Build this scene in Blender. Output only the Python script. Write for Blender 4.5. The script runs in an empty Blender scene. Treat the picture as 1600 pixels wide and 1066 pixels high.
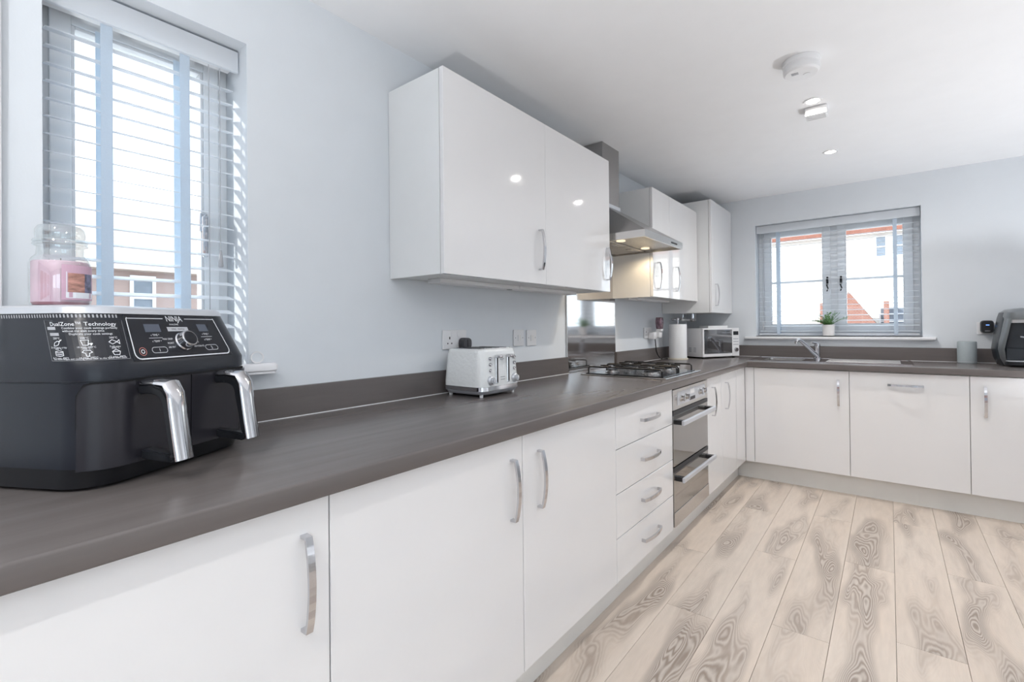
import bpy, bmesh, math, random
from mathutils import Vector, Matrix
from math import sin, cos, pi, radians
random.seed(7)
scene = bpy.context.scene
C = scene.collection

# ------------------------------------------------------------------ camera
cam_d = bpy.data.cameras.new('camera'); cam = bpy.data.objects.new('camera', cam_d); C.objects.link(cam)
cam_d.sensor_width = 36.0; cam_d.lens = 16.803; cam_d.shift_y = -0.016745; cam_d.clip_start = 0.02; cam_d.clip_end = 300
_R = Vector((0.78497648, 0.61944089, -0.01024277)); _U = Vector((0.01178039, 0.00160584, 0.99992932)); _F = Vector((-0.61941355, 0.78504166, 0.0060367))
m = Matrix.Identity(4)
for i in range(3):
    m[i][0] = _R[i]; m[i][1] = _U[i]; m[i][2] = -_F[i]
m[0][3], m[1][3], m[2][3] = 1.53917, -0.07676, 1.19571
cam.matrix_world = m
scene.camera = cam
# ------------------------------------------------------------------ world, exposure
w = bpy.data.worlds.new('overcast_sky'); scene.world = w; w.use_nodes = True
bg = w.node_tree.nodes['Background']; bg.inputs[0].default_value = (0.80, 0.90, 1.0, 1); bg.inputs[1].default_value = 3.3
vs = scene.view_settings
vs.view_transform = 'Standard'; vs.look = 'None'; vs.gamma = 1.0; vs.exposure = 0.08; vs.use_curve_mapping = False
LAMP_W = 38.0; UP_W = 100.0

sun_d = bpy.data.lights.new('sun', 'SUN'); sun_d.energy = 4.0; sun_d.angle = radians(1.0); sun_d.color = (1.0, .95, .88)
sun = bpy.data.objects.new('sun', sun_d); C.objects.link(sun); sun.rotation_euler = Vector((.42, .85, -.35)).to_track_quat('-Z', 'Y').to_euler()

# ------------------------------------------------------------------ dimensions (metres)
L = 4.598; ZC = 2.316; XR = 3.5; YN = -3.0
W = 0.682; D = 0.6575; PX = 0.586; YW = 3.9164; YD = 3.941; YP = 4.012
ZT = 0.91; ZB = 0.8705; ZP = 0.143

# ------------------------------------------------------------------ materials
MATS = {}
def mat(name, col, rough=0.5, metal=0.0, var=0.04, scale=8.0, bump=0.0, bscale=60.0, coat=0.0, stretch=(1, 1, 1), spec=0.5, emit=None, estr=0.0, trans=0.0, ior=1.45, sss=0.0):
    if name in MATS: return MATS[name]
    M = bpy.data.materials.new(name); M.use_nodes = True; nt = M.node_tree; b = nt.nodes['Principled BSDF']
    b.inputs['Roughness'].default_value = rough; b.inputs['Metallic'].default_value = metal
    b.inputs['Coat Weight'].default_value = coat; b.inputs['Coat Roughness'].default_value = 0.03
    b.inputs['Specular IOR Level'].default_value = spec
    b.inputs['Transmission Weight'].default_value = trans; b.inputs['IOR'].default_value = ior
    tc = nt.nodes.new('ShaderNodeTexCoord'); mp = nt.nodes.new('ShaderNodeMapping'); mp.inputs['Scale'].default_value = stretch
    nt.links.new(tc.outputs['Object'], mp.inputs[0])
    n = nt.nodes.new('ShaderNodeTexNoise'); n.inputs['Scale'].default_value = scale; n.inputs['Detail'].default_value = 4
    nt.links.new(mp.outputs[0], n.inputs['Vector'])
    r = nt.nodes.new('ShaderNodeValToRGB')
    r.color_ramp.elements[0].position = 0.3; r.color_ramp.elements[1].position = 0.7
    r.color_ramp.elements[0].color = tuple(max(0, c * (1 - var)) for c in col) + (1,)
    r.color_ramp.elements[1].color = tuple(min(1, c * (1 + var)) for c in col) + (1,)
    nt.links.new(n.outputs['Fac'], r.inputs[0]); nt.links.new(r.outputs[0], b.inputs['Base Color'])
    if bump:
        n2 = nt.nodes.new('ShaderNodeTexNoise'); n2.inputs['Scale'].default_value = bscale; n2.inputs['Detail'].default_value = 3
        nt.links.new(mp.outputs[0], n2.inputs['Vector'])
        bp = nt.nodes.new('ShaderNodeBump'); bp.inputs['Strength'].default_value = bump; bp.inputs['Distance'].default_value = 0.002
        nt.links.new(n2.outputs['Fac'], bp.inputs['Height']); nt.links.new(bp.outputs[0], b.inputs['Normal'])
    if emit:
        b.inputs['Emission Color'].default_value = tuple(emit) + (1,); b.inputs['Emission Strength'].default_value = estr
    MATS[name] = M
    return M

def glass_pane(name, tint=(1, 1, 1), refl=0.07):
    M = bpy.data.materials.new(name); M.use_nodes = True; nt = M.node_tree; nt.nodes.clear()
    o = nt.nodes.new('ShaderNodeOutputMaterial'); mx = nt.nodes.new('ShaderNodeMixShader')
    t = nt.nodes.new('ShaderNodeBsdfTransparent'); t.inputs[0].default_value = tuple(tint) + (1,)
    g = nt.nodes.new('ShaderNodeBsdfGlossy'); g.inputs['Roughness'].default_value = 0.02
    lw = nt.nodes.new('ShaderNodeLayerWeight'); lw.inputs[0].default_value = 0.25
    mr = nt.nodes.new('ShaderNodeMapRange'); mr.inputs[3].default_value = refl; mr.inputs[4].default_value = 0.6
    nt.links.new(lw.outputs['Facing'], mr.inputs[0])
    pw = nt.nodes.new('ShaderNodeMath'); pw.operation = 'POWER'; pw.inputs[1].default_value = 1.0
    nt.links.new(mr.outputs[0], pw.inputs[0]); nt.links.new(pw.outputs[0], mx.inputs[0])
    nt.links.new(t.outputs[0], mx.inputs[1]); nt.links.new(g.outputs[0], mx.inputs[2]); nt.links.new(mx.outputs[0], o.inputs[0])
    return M

def wood_floor():
    M = bpy.data.materials.new('pale_oak_laminate'); M.use_nodes = True; nt = M.node_tree; b = nt.nodes['Principled BSDF']
    N = nt.nodes.new; Lk = nt.links.new
    tc = N('ShaderNodeTexCoord'); oi = N('ShaderNodeObjectInfo')
    mul = N('ShaderNodeMath'); mul.operation = 'MULTIPLY'; mul.inputs[1].default_value = 57.0; Lk(oi.outputs['Random'], mul.inputs[0])
    cmb = N('ShaderNodeCombineXYZ'); Lk(mul.outputs[0], cmb.inputs[0]); Lk(mul.outputs[0], cmb.inputs[1]); Lk(mul.outputs[0], cmb.inputs[2])
    add = N('ShaderNodeVectorMath'); add.operation = 'ADD'; Lk(tc.outputs['Object'], add.inputs[0]); Lk(cmb.outputs[0], add.inputs[1])
    mp = N('ShaderNodeMapping'); mp.inputs['Scale'].default_value = (9.0, 1.9, 1.0); Lk(add.outputs[0], mp.inputs[0])
    n0 = N('ShaderNodeTexNoise'); n0.inputs['Scale'].default_value = 1.0; n0.inputs['Detail'].default_value = 1.5; n0.inputs['Distortion'].default_value = 0.25; Lk(mp.outputs[0], n0.inputs['Vector'])
    sx_ = N('ShaderNodeSeparateXYZ'); Lk(tc.outputs['Object'], sx_.inputs[0])
    # cathedral figure: rings nest round a wandering line along each plank
    mpw = N('ShaderNodeMapping'); mpw.inputs['Scale'].default_value = (0.0, 1.6, 1.0); Lk(add.outputs[0], mpw.inputs[0])
    nw = N('ShaderNodeTexNoise'); nw.inputs['Scale'].default_value = 1.0; nw.inputs['Detail'].default_value = 1.0; Lk(mpw.outputs[0], nw.inputs['Vector'])
    wn = N('ShaderNodeMath'); wn.operation = 'MULTIPLY_ADD'; wn.inputs[1].default_value = 0.22; wn.inputs[2].default_value = -0.11; Lk(nw.outputs['Fac'], wn.inputs[0])
    dx = N('ShaderNodeMath'); dx.operation = 'SUBTRACT'; Lk(sx_.outputs[0], dx.inputs[0]); Lk(wn.outputs[0], dx.inputs[1])
    d2 = N('ShaderNodeMath'); d2.operation = 'MULTIPLY'; Lk(dx.outputs[0], d2.inputs[0]); Lk(dx.outputs[0], d2.inputs[1])
    n1 = N('ShaderNodeMath'); n1.operation = 'MULTIPLY_ADD'; n1.inputs[1].default_value = -26.0; Lk(d2.outputs[0], n1.inputs[0]); Lk(n0.outputs['Fac'], n1.inputs[2])
    ml = N('ShaderNodeMath'); ml.operation = 'MULTIPLY'; ml.inputs[1].default_value = 210.0; Lk(n1.outputs[0], ml.inputs[0])
    mpf = N('ShaderNodeMapping'); mpf.inputs['Scale'].default_value = (60, 9, 1); Lk(add.outputs[0], mpf.inputs[0])
    nf = N('ShaderNodeTexNoise'); nf.inputs['Scale'].default_value = 1.0; nf.inputs['Detail'].default_value = 3; Lk(mpf.outputs[0], nf.inputs['Vector'])
    nfm = N('ShaderNodeMath'); nfm.operation = 'MULTIPLY_ADD'; nfm.inputs[1].default_value = 5.0; Lk(nf.outputs['Fac'], nfm.inputs[0]); Lk(ml.outputs[0], nfm.inputs[2])
    sn = N('ShaderNodeMath'); sn.operation = 'SINE'; Lk(nfm.outputs[0], sn.inputs[0])
    mr = N('ShaderNodeMapRange'); mr.inputs[1].default_value = -1; mr.inputs[2].default_value = 1; Lk(sn.outputs[0], mr.inputs[0])
    # heart mask: dark where the noise is high
    ms = N('ShaderNodeMapRange'); ms.interpolation_type = 'SMOOTHSTEP'; ms.inputs[1].default_value = 0.34; ms.inputs[2].default_value = 0.64; Lk(n1.outputs[0], ms.inputs[0])
    mpb = N('ShaderNodeMapping'); mpb.inputs['Scale'].default_value = (5, 1.1, 1); Lk(add.outputs[0], mpb.inputs[0])
    nb = N('ShaderNodeTexNoise'); nb.inputs['Scale'].default_value = 1.3; nb.inputs['Detail'].default_value = 3; Lk(mpb.outputs[0], nb.inputs['Vector'])
    hue = N('ShaderNodeMix'); hue.data_type = 'RGBA'; Lk(nb.outputs['Fac'], hue.inputs[0]); hue.inputs[6].default_value = (0.70, 0.575, 0.475, 1); hue.inputs[7].default_value = (0.74, 0.655, 0.575, 1)
    dk = N('ShaderNodeMix'); dk.data_type = 'RGBA'; Lk(ms.outputs[0], dk.inputs[0]); Lk(hue.outputs[2], dk.inputs[6]); dk.inputs[7].default_value = (0.33, 0.26, 0.21, 1)
    rg = N('ShaderNodeMath'); rg.operation = 'MULTIPLY'; Lk(mr.outputs[0], rg.inputs[0])
    ms2 = N('ShaderNodeMapRange'); ms2.inputs[3].default_value = 0.10; ms2.inputs[4].default_value = 0.62; Lk(ms.outputs[0], ms2.inputs[0]); Lk(ms2.outputs[0], rg.inputs[1])
    ln = N('ShaderNodeMix'); ln.data_type = 'RGBA'; Lk(rg.outputs[0], ln.inputs[0]); Lk(dk.outputs[2], ln.inputs[6]); ln.inputs[7].default_value = (0.80, 0.73, 0.66, 1)
    fi = N('ShaderNodeMapRange'); fi.inputs[3].default_value = 0.88; fi.inputs[4].default_value = 1.10; Lk(nf.outputs['Fac'], fi.inputs[0])
    rv = N('ShaderNodeMapRange'); rv.inputs[3].default_value = 0.93; rv.inputs[4].default_value = 1.05; Lk(oi.outputs['Random'], rv.inputs[0])
    mm = N('ShaderNodeMath'); mm.operation = 'MULTIPLY'; Lk(fi.outputs[0], mm.inputs[0]); Lk(rv.outputs[0], mm.inputs[1])
    sc = N('ShaderNodeVectorMath'); sc.operation = 'SCALE'; Lk(ln.outputs[2], sc.inputs[0]); Lk(mm.outputs[0], sc.inputs[3])
    Lk(sc.outputs[0], b.inputs['Base Color'])
    b.inputs['Roughness'].default_value = 0.38
    bp = N('ShaderNodeBump'); bp.inputs['Strength'].default_value = 0.12; bp.inputs['Distance'].default_value = 0.001
    Lk(sn.outputs[0], bp.inputs['Height']); Lk(bp.outputs[0], b.inputs['Normal'])
    return M

def brick_mat(name, c1, c2, mortar, scale, axis):
    M = bpy.data.materials.new(name); M.use_nodes = True; nt = M.node_tree; b = nt.nodes['Principled BSDF']
    tc = nt.nodes.new('ShaderNodeTexCoord'); mp = nt.nodes.new('ShaderNodeMapping')
    mp.inputs['Rotation'].default_value = (radians(90), 0, 0) if axis == 'y' else (radians(90), 0, radians(90))
    nt.links.new(tc.outputs['Object'], mp.inputs[0])
    br = nt.nodes.new('ShaderNodeTexBrick'); br.inputs['Scale'].default_value = scale
    br.inputs['Color1'].default_value = c1 + (1,); br.inputs['Color2'].default_value = c2 + (1,); br.inputs['Mortar'].default_value = mortar + (1,)
    nt.links.new(mp.outputs[0], br.inputs['Vector']); nt.links.new(br.outputs['Color'], b.inputs['Base Color'])
    b.inputs['Roughness'].default_value = 0.9
    return M

m_wall = mat('wall_paint_pale_grey', (0.74, 0.775, 0.81), 0.6, var=0.01, bump=0.05, bscale=200)
m_ceil = mat('ceiling_paint_white', (0.88, 0.885, 0.90), 0.7, var=0.01, bump=0.04, bscale=200)
m_gloss = mat('white_gloss_door', (0.83, 0.825, 0.83), 0.05, var=0.005, coat=0.6)
m_carc = mat('white_melamine', (0.83, 0.84, 0.84), 0.35, var=0.01)
m_plinth = mat('pale_grey_plinth', (0.80, 0.79, 0.76), 0.35, var=0.02)
m_wt = mat('dark_grey_timber_laminate', (0.140, 0.124, 0.120), 0.26, var=0.09, scale=4, stretch=(7, 0.6, 7), bump=0.06, bscale=14, spec=0.5)
m_wtb = mat('dark_grey_timber_laminate_return', (0.140, 0.124, 0.120), 0.26, var=0.09, scale=4, stretch=(0.6, 7, 7), bump=0.06, bscale=14, spec=0.5)
m_chrome = mat('polished_chrome', (0.62, 0.62, 0.64), 0.10, 1.0, var=0.01)
m_steel = mat('brushed_stainless', (0.60, 0.59, 0.58), 0.24, 1.0, var=0.05, scale=30, stretch=(1, 1, 30))
m_hood = mat('brushed_hood_steel', (0.40, 0.39, 0.385), 0.26, 1.0, var=0.05, scale=30, stretch=(1, 1, 30))
m_splash = mat('stainless_splashback', (0.66, 0.64, 0.63), 0.07, 1.0, var=0.03, scale=20, stretch=(1, 0.5, 30))
m_upvc = mat('white_upvc', (0.91, 0.93, 0.95), 0.25, var=0.01)
m_slat = mat('white_blind_slat', (0.90, 0.92, 0.94), 0.35, var=0.01)
def translucent(M, f, col):
    nt = M.node_tree; o = nt.nodes['Material Output']; b = nt.nodes['Principled BSDF']; t = nt.nodes.new('ShaderNodeBsdfTranslucent'); t.inputs[0].default_value = col + (1,)
    x = nt.nodes.new('ShaderNodeMixShader'); x.inputs[0].default_value = f; nt.links.new(b.outputs[0], x.inputs[1]); nt.links.new(t.outputs[0], x.inputs[2]); nt.links.new(x.outputs[0], o.inputs[0])
translucent(m_slat, 0.5, (0.9, 0.93, 0.97))
m_tape = mat('pale_blue_white_tape', (0.74, 0.80, 0.86), 0.8, var=0.03, scale=200)
translucent(m_tape, 0.5, (0.75, 0.84, 0.92))
m_white = mat('white_plastic', (0.83, 0.83, 0.84), 0.3, var=0.01)
m_sill = mat('white_satin_sill', (0.86, 0.86, 0.88), 0.3, var=0.01)
m_black = mat('black_plastic', (0.012, 0.013, 0.016), 0.35, var=0.1)
m_iron = mat('cast_iron_black', (0.010, 0.010, 0.012), 0.45, var=0.2, bump=0.2, bscale=300)
m_enamel = mat('black_enamel', (0.012, 0.014, 0.018), 0.18, var=0.1)
m_fry = mat('navy_black_satin', (0.010, 0.013, 0.021), 0.32, var=0.08, bump=0.03, bscale=500)
m_gap = mat('gap_shade_black', (0.004, 0.004, 0.005), 0.8, var=0.05)
m_fryd = mat('black_satin_drawer', (0.024, 0.023, 0.029), 0.26, var=0.06)
m_panel = mat('black_glass_panel', (0.016, 0.018, 0.024), 0.20, var=0.05)
m_print = mat('white_print', (0.80, 0.82, 0.86), 0.5, var=0.01)
m_grey = mat('grey_print', (0.42, 0.43, 0.46), 0.5, var=0.02)
m_lcd = mat('unlit_display', (0.10, 0.115, 0.15), 0.2, var=0.02)
m_redp = mat('red_print', (0.65, 0.25, 0.22), 0.5, var=0.02)
m_silver = mat('silver_plastic', (0.62, 0.64, 0.68), 0.28, 0.4, var=0.02)
m_toast = mat('white_embossed_enamel', (0.84, 0.86, 0.86), 0.18, var=0.01, bump=1.0, bscale=70, coat=0.3)
m_mirror = mat('mirror_oven_glass', (0.36, 0.35, 0.34), 0.05, 0.85, var=0.02)
m_mwg = mat('mirror_microwave_glass', (0.34, 0.34, 0.35), 0.04, 0.9, var=0.01)
m_pot = mat('pale_stone_pot', (0.74, 0.73, 0.73), 0.6, var=0.03)
m_leaf = mat('green_leaf', (0.16, 0.32, 0.12), 0.5, var=0.35, scale=30)
m_soil = mat('potting_soil', (0.05, 0.035, 0.025), 0.9, var=0.3, scale=80)
m_can = mat('grey_blue_fabric_shell', (0.40, 0.45, 0.47), 0.6, var=0.03, scale=100)
m_paper = mat('white_paper_towel', (0.86, 0.87, 0.88), 0.9, var=0.02, bump=0.3, bscale=120)
m_woodbase = mat('cream_base', (0.75, 0.70, 0.60), 0.5, var=0.03)
m_wax = mat('pink_wax', (0.76, 0.50, 0.60), 0.5, var=0.16, scale=14)
m_waxd = mat('dusky_red_wax', (0.42, 0.10, 0.15), 0.5, var=0.1, scale=12)
m_lab1 = mat('lilac_label', (0.58, 0.38, 0.48), 0.45, var=0.02)
m_lab2 = mat('brown_label_picture', (0.42, 0.22, 0.18), 0.45, var=0.45, scale=60, stretch=(1, 1, 3))
m_lab3 = mat('slate_label_picture', (0.16, 0.16, 0.24), 0.45, var=0.6, scale=90)
m_coffee = mat('graphite_plastic', (0.022, 0.027, 0.034), 0.25, var=0.05)
m_coffeg = mat('grey_metallic_shell', (0.20, 0.215, 0.225), 0.28, 0.4, var=0.04)
m_warm = mat('iridescent_bronze_glass', (0.26, 0.17, 0.20), 0.15, 0.7, var=0.6, scale=40)
m_lamp = mat('lit_downlight', (1, 1, 1), 0.4, var=0.0, emit=(1.0, 0.93, 0.82), estr=14.0)
m_hlamp = mat('lit_hood_lamp', (1, 1, 1), 0.4, var=0.0, emit=(1.0, 0.80, 0.50), estr=0.9)
m_led = mat('blue_light', (0.05, 0.1, 0.4), 0.4, var=0.0, emit=(0.2, 0.45, 1.0), estr=1.2)
m_filter = mat('aluminium_filter', (0.55, 0.53, 0.50), 0.40, 0.8, var=0.15, scale=160)
m_jar = glass_pane('clear_jar_glass', (0.95, 0.98, 0.98), 0.22)
m_pane = glass_pane('window_glass', (0.97, 0.99, 1.0), 0.04)
m_floor = wood_floor()
m_joint = mat('dark_plank_joint', (0.22, 0.18, 0.15), 0.8)
m_render = mat('cream_render', (0.80, 0.77, 0.72), 0.9, var=0.03)
m_tile = mat('terracotta_roof_tile', (0.24, 0.10, 0.07), 0.9, var=0.15, scale=3)
m_tile2 = mat('tan_roof_tile', (0.52, 0.42, 0.36), 0.9, var=0.15, scale=3, stretch=(1, 1, 8))
m_brick = brick_mat('red_brick_x', (0.30, 0.11, 0.085), (0.36, 0.15, 0.115), (0.38, 0.28, 0.25), 4.0, 'x')
m_bricky = brick_mat('red_brick_y', (0.22, 0.085, 0.06), (0.26, 0.11, 0.08), (0.32, 0.24, 0.2), 4.0, 'y')
m_farg = mat('far_window_glass', (0.16, 0.19, 0.23), 0.1, var=0.1)
m_ground = mat('pale_paving', (0.50, 0.49, 0.46), 0.9, var=0.08, scale=2)

# ------------------------------------------------------------------ mesh helpers
def B(): return bmesh.new()
def box(bm, x0, x1, y0, y1, z0, z1, bev=0.0, seg=1):
    r = bmesh.ops.create_cube(bm, size=1.0)
    vs_ = r['verts']
    for v in vs_:
        v.co = Vector((x0 + (v.co.x + .5) * (x1 - x0), y0 + (v.co.y + .5) * (y1 - y0), z0 + (v.co.z + .5) * (z1 - z0)))
    if bev > 0:
        es = list({e for v in vs_ for e in v.link_edges})
        bmesh.ops.bevel(bm, geom=es, offset=bev, segments=seg, affect='EDGES', profile=0.5)
    return bm
def lathe(bm, prof, c=(0, 0, 0), seg=24, axis='z', cap=True):
    rings = []
    for r, h in prof:
        ring = []
        for i in range(seg):
            a = 2 * pi * i / seg
            p = (r * cos(a), r * sin(a), h)
            if axis == 'x': p = (h, r * cos(a), r * sin(a))
            elif axis == 'y': p = (r * sin(a), h, r * cos(a))
            ring.append(bm.verts.new((c[0] + p[0], c[1] + p[1], c[2] + p[2])))
        rings.append(ring)
    for a, b in zip(rings, rings[1:]):
        for i in range(seg):
            j = (i + 1) % seg
            bm.faces.new((a[i], a[j], b[j], b[i]))
    if cap:
        for ring in (rings[0], rings[-1]):
            try: bm.faces.new(ring)
            except ValueError: pass
    return bm
def tube(bm, pts, r, seg=8, cap=True):
    pts = [Vector(p) for p in pts]; rings = []; up = None
    for i, p in enumerate(pts):
        t = (pts[min(i + 1, len(pts) - 1)] - pts[max(i - 1, 0)]).normalized()
        if up is None:
            up = Vector((0, 0, 1)) if abs(t.z) < .9 else Vector((1, 0, 0))
        a = (up - t * up.dot(t)).normalized(); b = t.cross(a); up = a
        rr = r[i] if isinstance(r, (list, tuple)) else r
        rings.append([bm.verts.new(p + a * rr * cos(2 * pi * k / seg) + b * rr * sin(2 * pi * k / seg)) for k in range(seg)])
    for a, b in zip(rings, rings[1:]):
        for i in range(seg):
            j = (i + 1) % seg; bm.faces.new((a[i], a[j], b[j], b[i]))
    if cap:
        bm.faces.new(rings[0]); bm.faces.new(rings[-1])
    return bm
def sweep(bm, pts, ax, wd, th):
    """rectangular strip along pts; ax = constant width axis"""
    pts = [Vector(p) for p in pts]; ax = Vector(ax).normalized(); rings = []
    for i, p in enumerate(pts):
        t = (pts[min(i + 1, len(pts) - 1)] - pts[max(i - 1, 0)]).normalized(); n = t.cross(ax).normalized()
        ww = wd[i] if isinstance(wd, (list, tuple)) else wd
        rings.append([bm.verts.new(p + ax * ww / 2 * a + n * th / 2 * b) for a, b in ((-1, -1), (1, -1), (1, 1), (-1, 1))])
    for a, b in zip(rings, rings[1:]):
        for i in range(4):
            j = (i + 1) % 4; bm.faces.new((a[i], a[j], b[j], b[i]))
    bm.faces.new(rings[0]); bm.faces.new(rings[-1])
    return bm
def loft(bm, rings, cap=True):
    R = [[bm.verts.new(p) for p in ring] for ring in rings]
    n = len(R[0])
    for a, b in zip(R, R[1:]):
        for i in range(n):
            j = (i + 1) % n; bm.faces.new((a[i], a[j], b[j], b[i]))
    if cap:
        bm.faces.new(R[0]); bm.faces.new(R[-1])
    return bm
def rrect(x0, x1, y0, y1, r, z, n=5):
    pts = []
    for cx, cy, a0 in ((x1 - r, y0 + r, -90), (x1 - r, y1 - r, 0), (x0 + r, y1 - r, 90), (x0 + r, y0 + r, 180)):
        for k in range(n + 1):
            a = radians(a0 + 90 * k / n); pts.append((cx + r * cos(a), cy + r * sin(a), z))
    return pts
def cells(bm, xs, ys, mask, z0, z1):
    nx, ny = len(xs) - 1, len(ys) - 1; V = {}
    def v(i, j, k):
        key = (i, j, k)
        if key not in V: V[key] = bm.verts.new((xs[i], ys[j], (z0, z1)[k]))
        return V[key]
    f = lambda i, j: 0 <= i < nx and 0 <= j < ny and mask(i, j)
    for i in range(nx):
        for j in range(ny):
            if not f(i, j): continue
            bm.faces.new((v(i, j, 1), v(i + 1, j, 1), v(i + 1, j + 1, 1), v(i, j + 1, 1)))
            bm.faces.new((v(i, j, 0), v(i, j + 1, 0), v(i + 1, j + 1, 0), v(i + 1, j, 0)))
            if not f(i - 1, j): bm.faces.new((v(i, j, 0), v(i, j, 1), v(i, j + 1, 1), v(i, j + 1, 0)))
            if not f(i + 1, j): bm.faces.new((v(i + 1, j, 0), v(i + 1, j + 1, 0), v(i + 1, j + 1, 1), v(i + 1, j, 1)))
            if not f(i, j - 1): bm.faces.new((v(i, j, 0), v(i + 1, j, 0), v(i + 1, j, 1), v(i, j, 1)))
            if not f(i, j + 1): bm.faces.new((v(i, j + 1, 0), v(i, j + 1, 1), v(i + 1, j + 1, 1), v(i + 1, j + 1, 0)))
    return bm
def obj(name, bm, mt, parent=None, smooth=False, loc=None, rotz=None, kind=None, label=None):
    if isinstance(bm, bmesh.types.BMesh):
        bmesh.ops.recalc_face_normals(bm, faces=bm.faces[:])
        me = bpy.data.meshes.new(name); bm.to_mesh(me); bm.free()
        if smooth:
            for p in me.polygons: p.use_smooth = True
            try: me.set_sharp_from_angle(angle=radians(38))
            except Exception: pass
        me.materials.append(mt)
    else: me = bm
    o = bpy.data.objects.new(name, me); C.objects.link(o)
    if parent is not None: o.parent = parent
    if loc is not None: o.location = loc
    if rotz is not None: o.rotation_euler = (0, 0, rotz)
    if kind: o['kind'] = kind
    if label: o['label'] = label
    return o
def thing(name, label, cat, loc=(0, 0, 0), rotz=0.0, group=None):
    o = bpy.data.objects.new(name, None); C.objects.link(o); o.empty_display_size = 0.05
    o.location = loc; o.rotation_euler = (0, 0, rotz); o['label'] = label; o['category'] = cat
    if group: o['group'] = group
    return o
def tag(o, label, cat, group=None):
    o['label'] = label; o['category'] = cat
    if group: o['group'] = group
    return o
def struct_empty(name, loc=(0, 0, 0), label=None):
    o = bpy.data.objects.new(name, None); C.objects.link(o); o.location = loc; o['kind'] = 'structure'
    if label: o['label'] = label
    return o
def text_pts(body, size, ax='CENTER'):
    cu = bpy.data.curves.new('t', 'FONT'); cu.body = body; cu.size = size; cu.align_x = ax; cu.resolution_u = 2
    o = bpy.data.objects.new('t', cu); C.objects.link(o)
    dg = bpy.context.evaluated_depsgraph_get(); me = bpy.data.meshes.new_from_object(o.evaluated_get(dg))
    vs_ = [v.co.copy() for v in me.vertices]; fs = [tuple(p.vertices) for p in me.polygons]
    bpy.data.objects.remove(o); bpy.data.curves.remove(cu); bpy.data.meshes.remove(me)
    return vs_, fs
def add_text(bm, body, size, fn, x, z, ax='CENTER', bold=0.0):
    """flat print: fn(a, b) maps text plane to the surface"""
    vs_, fs = text_pts(body, size, ax)
    V = [bm.verts.new(fn(x + v.x, z + v.y)) for v in vs_]
    for f in fs:
        try: bm.faces.new([V[i] for i in f])
        except ValueError: pass
def add_strip(bm, pts, wd, fn):
    """printed line through 2-D pts on a surface"""
    for (xa, za), (xb, zb) in zip(pts, pts[1:]):
        d = Vector((xb - xa, zb - za)); ln = d.length
        if ln < 1e-9: continue
        n = Vector((-d.y, d.x)) / ln * wd / 2; e = d / ln * wd * 0.3
        k = max(1, int(ln / 0.012))
        for q in range(k):
            a = Vector((xa, za)) + d * q / k - (e if q == 0 else Vector((0, 0))); b = Vector((xa, za)) + d * (q + 1) / k + (e if q == k - 1 else Vector((0, 0)))
            bm.faces.new([bm.verts.new(fn(p.x, p.y)) for p in (a - n, b - n, b + n, a + n)])
def add_patch(bm, x0, x1, z0, z1, fn, n=8):
    for k in range(n):
        a = x0 + (x1 - x0) * k / n; b = x0 + (x1 - x0) * (k + 1) / n
        bm.faces.new([bm.verts.new(fn(*p)) for p in ((a, z0), (b, z0), (b, z1), (a, z1))])

# ================================================================== THE ROOM
# floor: base + planks
fl = obj('floor', box(B(), 0, XR, YN, L, -0.06, -0.0105), m_joint, kind='structure')
seams = [0.385, 0.578, 0.775, 0.968, 1.157, 1.350, 1.546, 1.742, 1.938, 2.134, 2.330, 2.526, 2.722, 2.918, 3.114, 3.310, 3.49]
joint_y = {1: 2.51, 2: 2.51, 3: 1.947, 4: 2.707, 5: 2.058, 6: 2.845, 7: 2.218, 8: 2.984, 9: 2.35}
joint_y = {0: 1.9, 1: 2.51, 2: 1.947, 3: 2.707, 4: 2.058, 5: 2.845, 6: 2.218, 7: 2.984, 8: 2.32}
PLK = 1.375
plank_mesh = {}
for i in range(len(seams) - 1):
    x0, x1 = seams[i], seams[i + 1]
    j = joint_y.get(i, 1.6 + (i * 0.47) % 1.3)
    y = j - PLK * math.ceil((j - YN) / PLK)
    while y < L:
        a, b = max(y, YN), min(y + PLK, L)
        if b - a > 0.02 and b > -1.6:
            key = (round(x1 - x0, 4), round(b - a, 4))
            if key not in plank_mesh:
                bmq = box(B(), -(x1 - x0) / 2 + .0006, (x1 - x0) / 2 - .0006, -(b - a) / 2 + .0006, (b - a) / 2 - .0006, -0.010, 0.0, 0.0008)
                bmesh.ops.recalc_face_normals(bmq, faces=bmq.faces[:])
                me = bpy.data.meshes.new('plank'); bmq.to_mesh(me); bmq.free(); me.materials.append(m_floor); plank_mesh[key] = me
            obj('plank', plank_mesh[key], None, fl, loc=((x0 + x1) / 2, (a + b) / 2, 0))
        y += PLK
obj('ceiling', box(B(), -0.3, XR + .2, YN - .2, L + .3, ZC, ZC + 0.15), m_ceil, kind='structure')
# wall_left with opening for window_1
W1 = (0.120, 0.572, 1.080, 2.0727)
def holed_wall(bm, a0, a1, z0, z1, hole, f):
    (h0, h1, k0, k1) = hole
    for (p, q, r, s) in ((a0, h0, z0, z1), (h1, a1, z0, z1), (h0, h1, z0, k0), (h0, h1, k1, z1)):
        f(bm, p, q, r, s)
bm = B(); holed_wall(bm, YN - .2, L + .3, -0.06, ZC, W1, lambda b, p, q, r, s: box(b, -0.24, 0.0, p, q, r, s)); bmesh.ops.remove_doubles(bm, verts=bm.verts[:], dist=1e-5)
obj('wall_left', bm, m_wall, kind='structure')
W2 = (0.612, 1.734, 1.095, 2.071)
bm = B(); holed_wall(bm, 0.0, XR + .2, -0.06, ZC, W2, lambda b, p, q, r, s: box(b, p, q, L, L + 0.30, r, s)); bmesh.ops.remove_doubles(bm, verts=bm.verts[:], dist=1e-5)
obj('wall_back', bm, m_wall, kind='structure')
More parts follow.
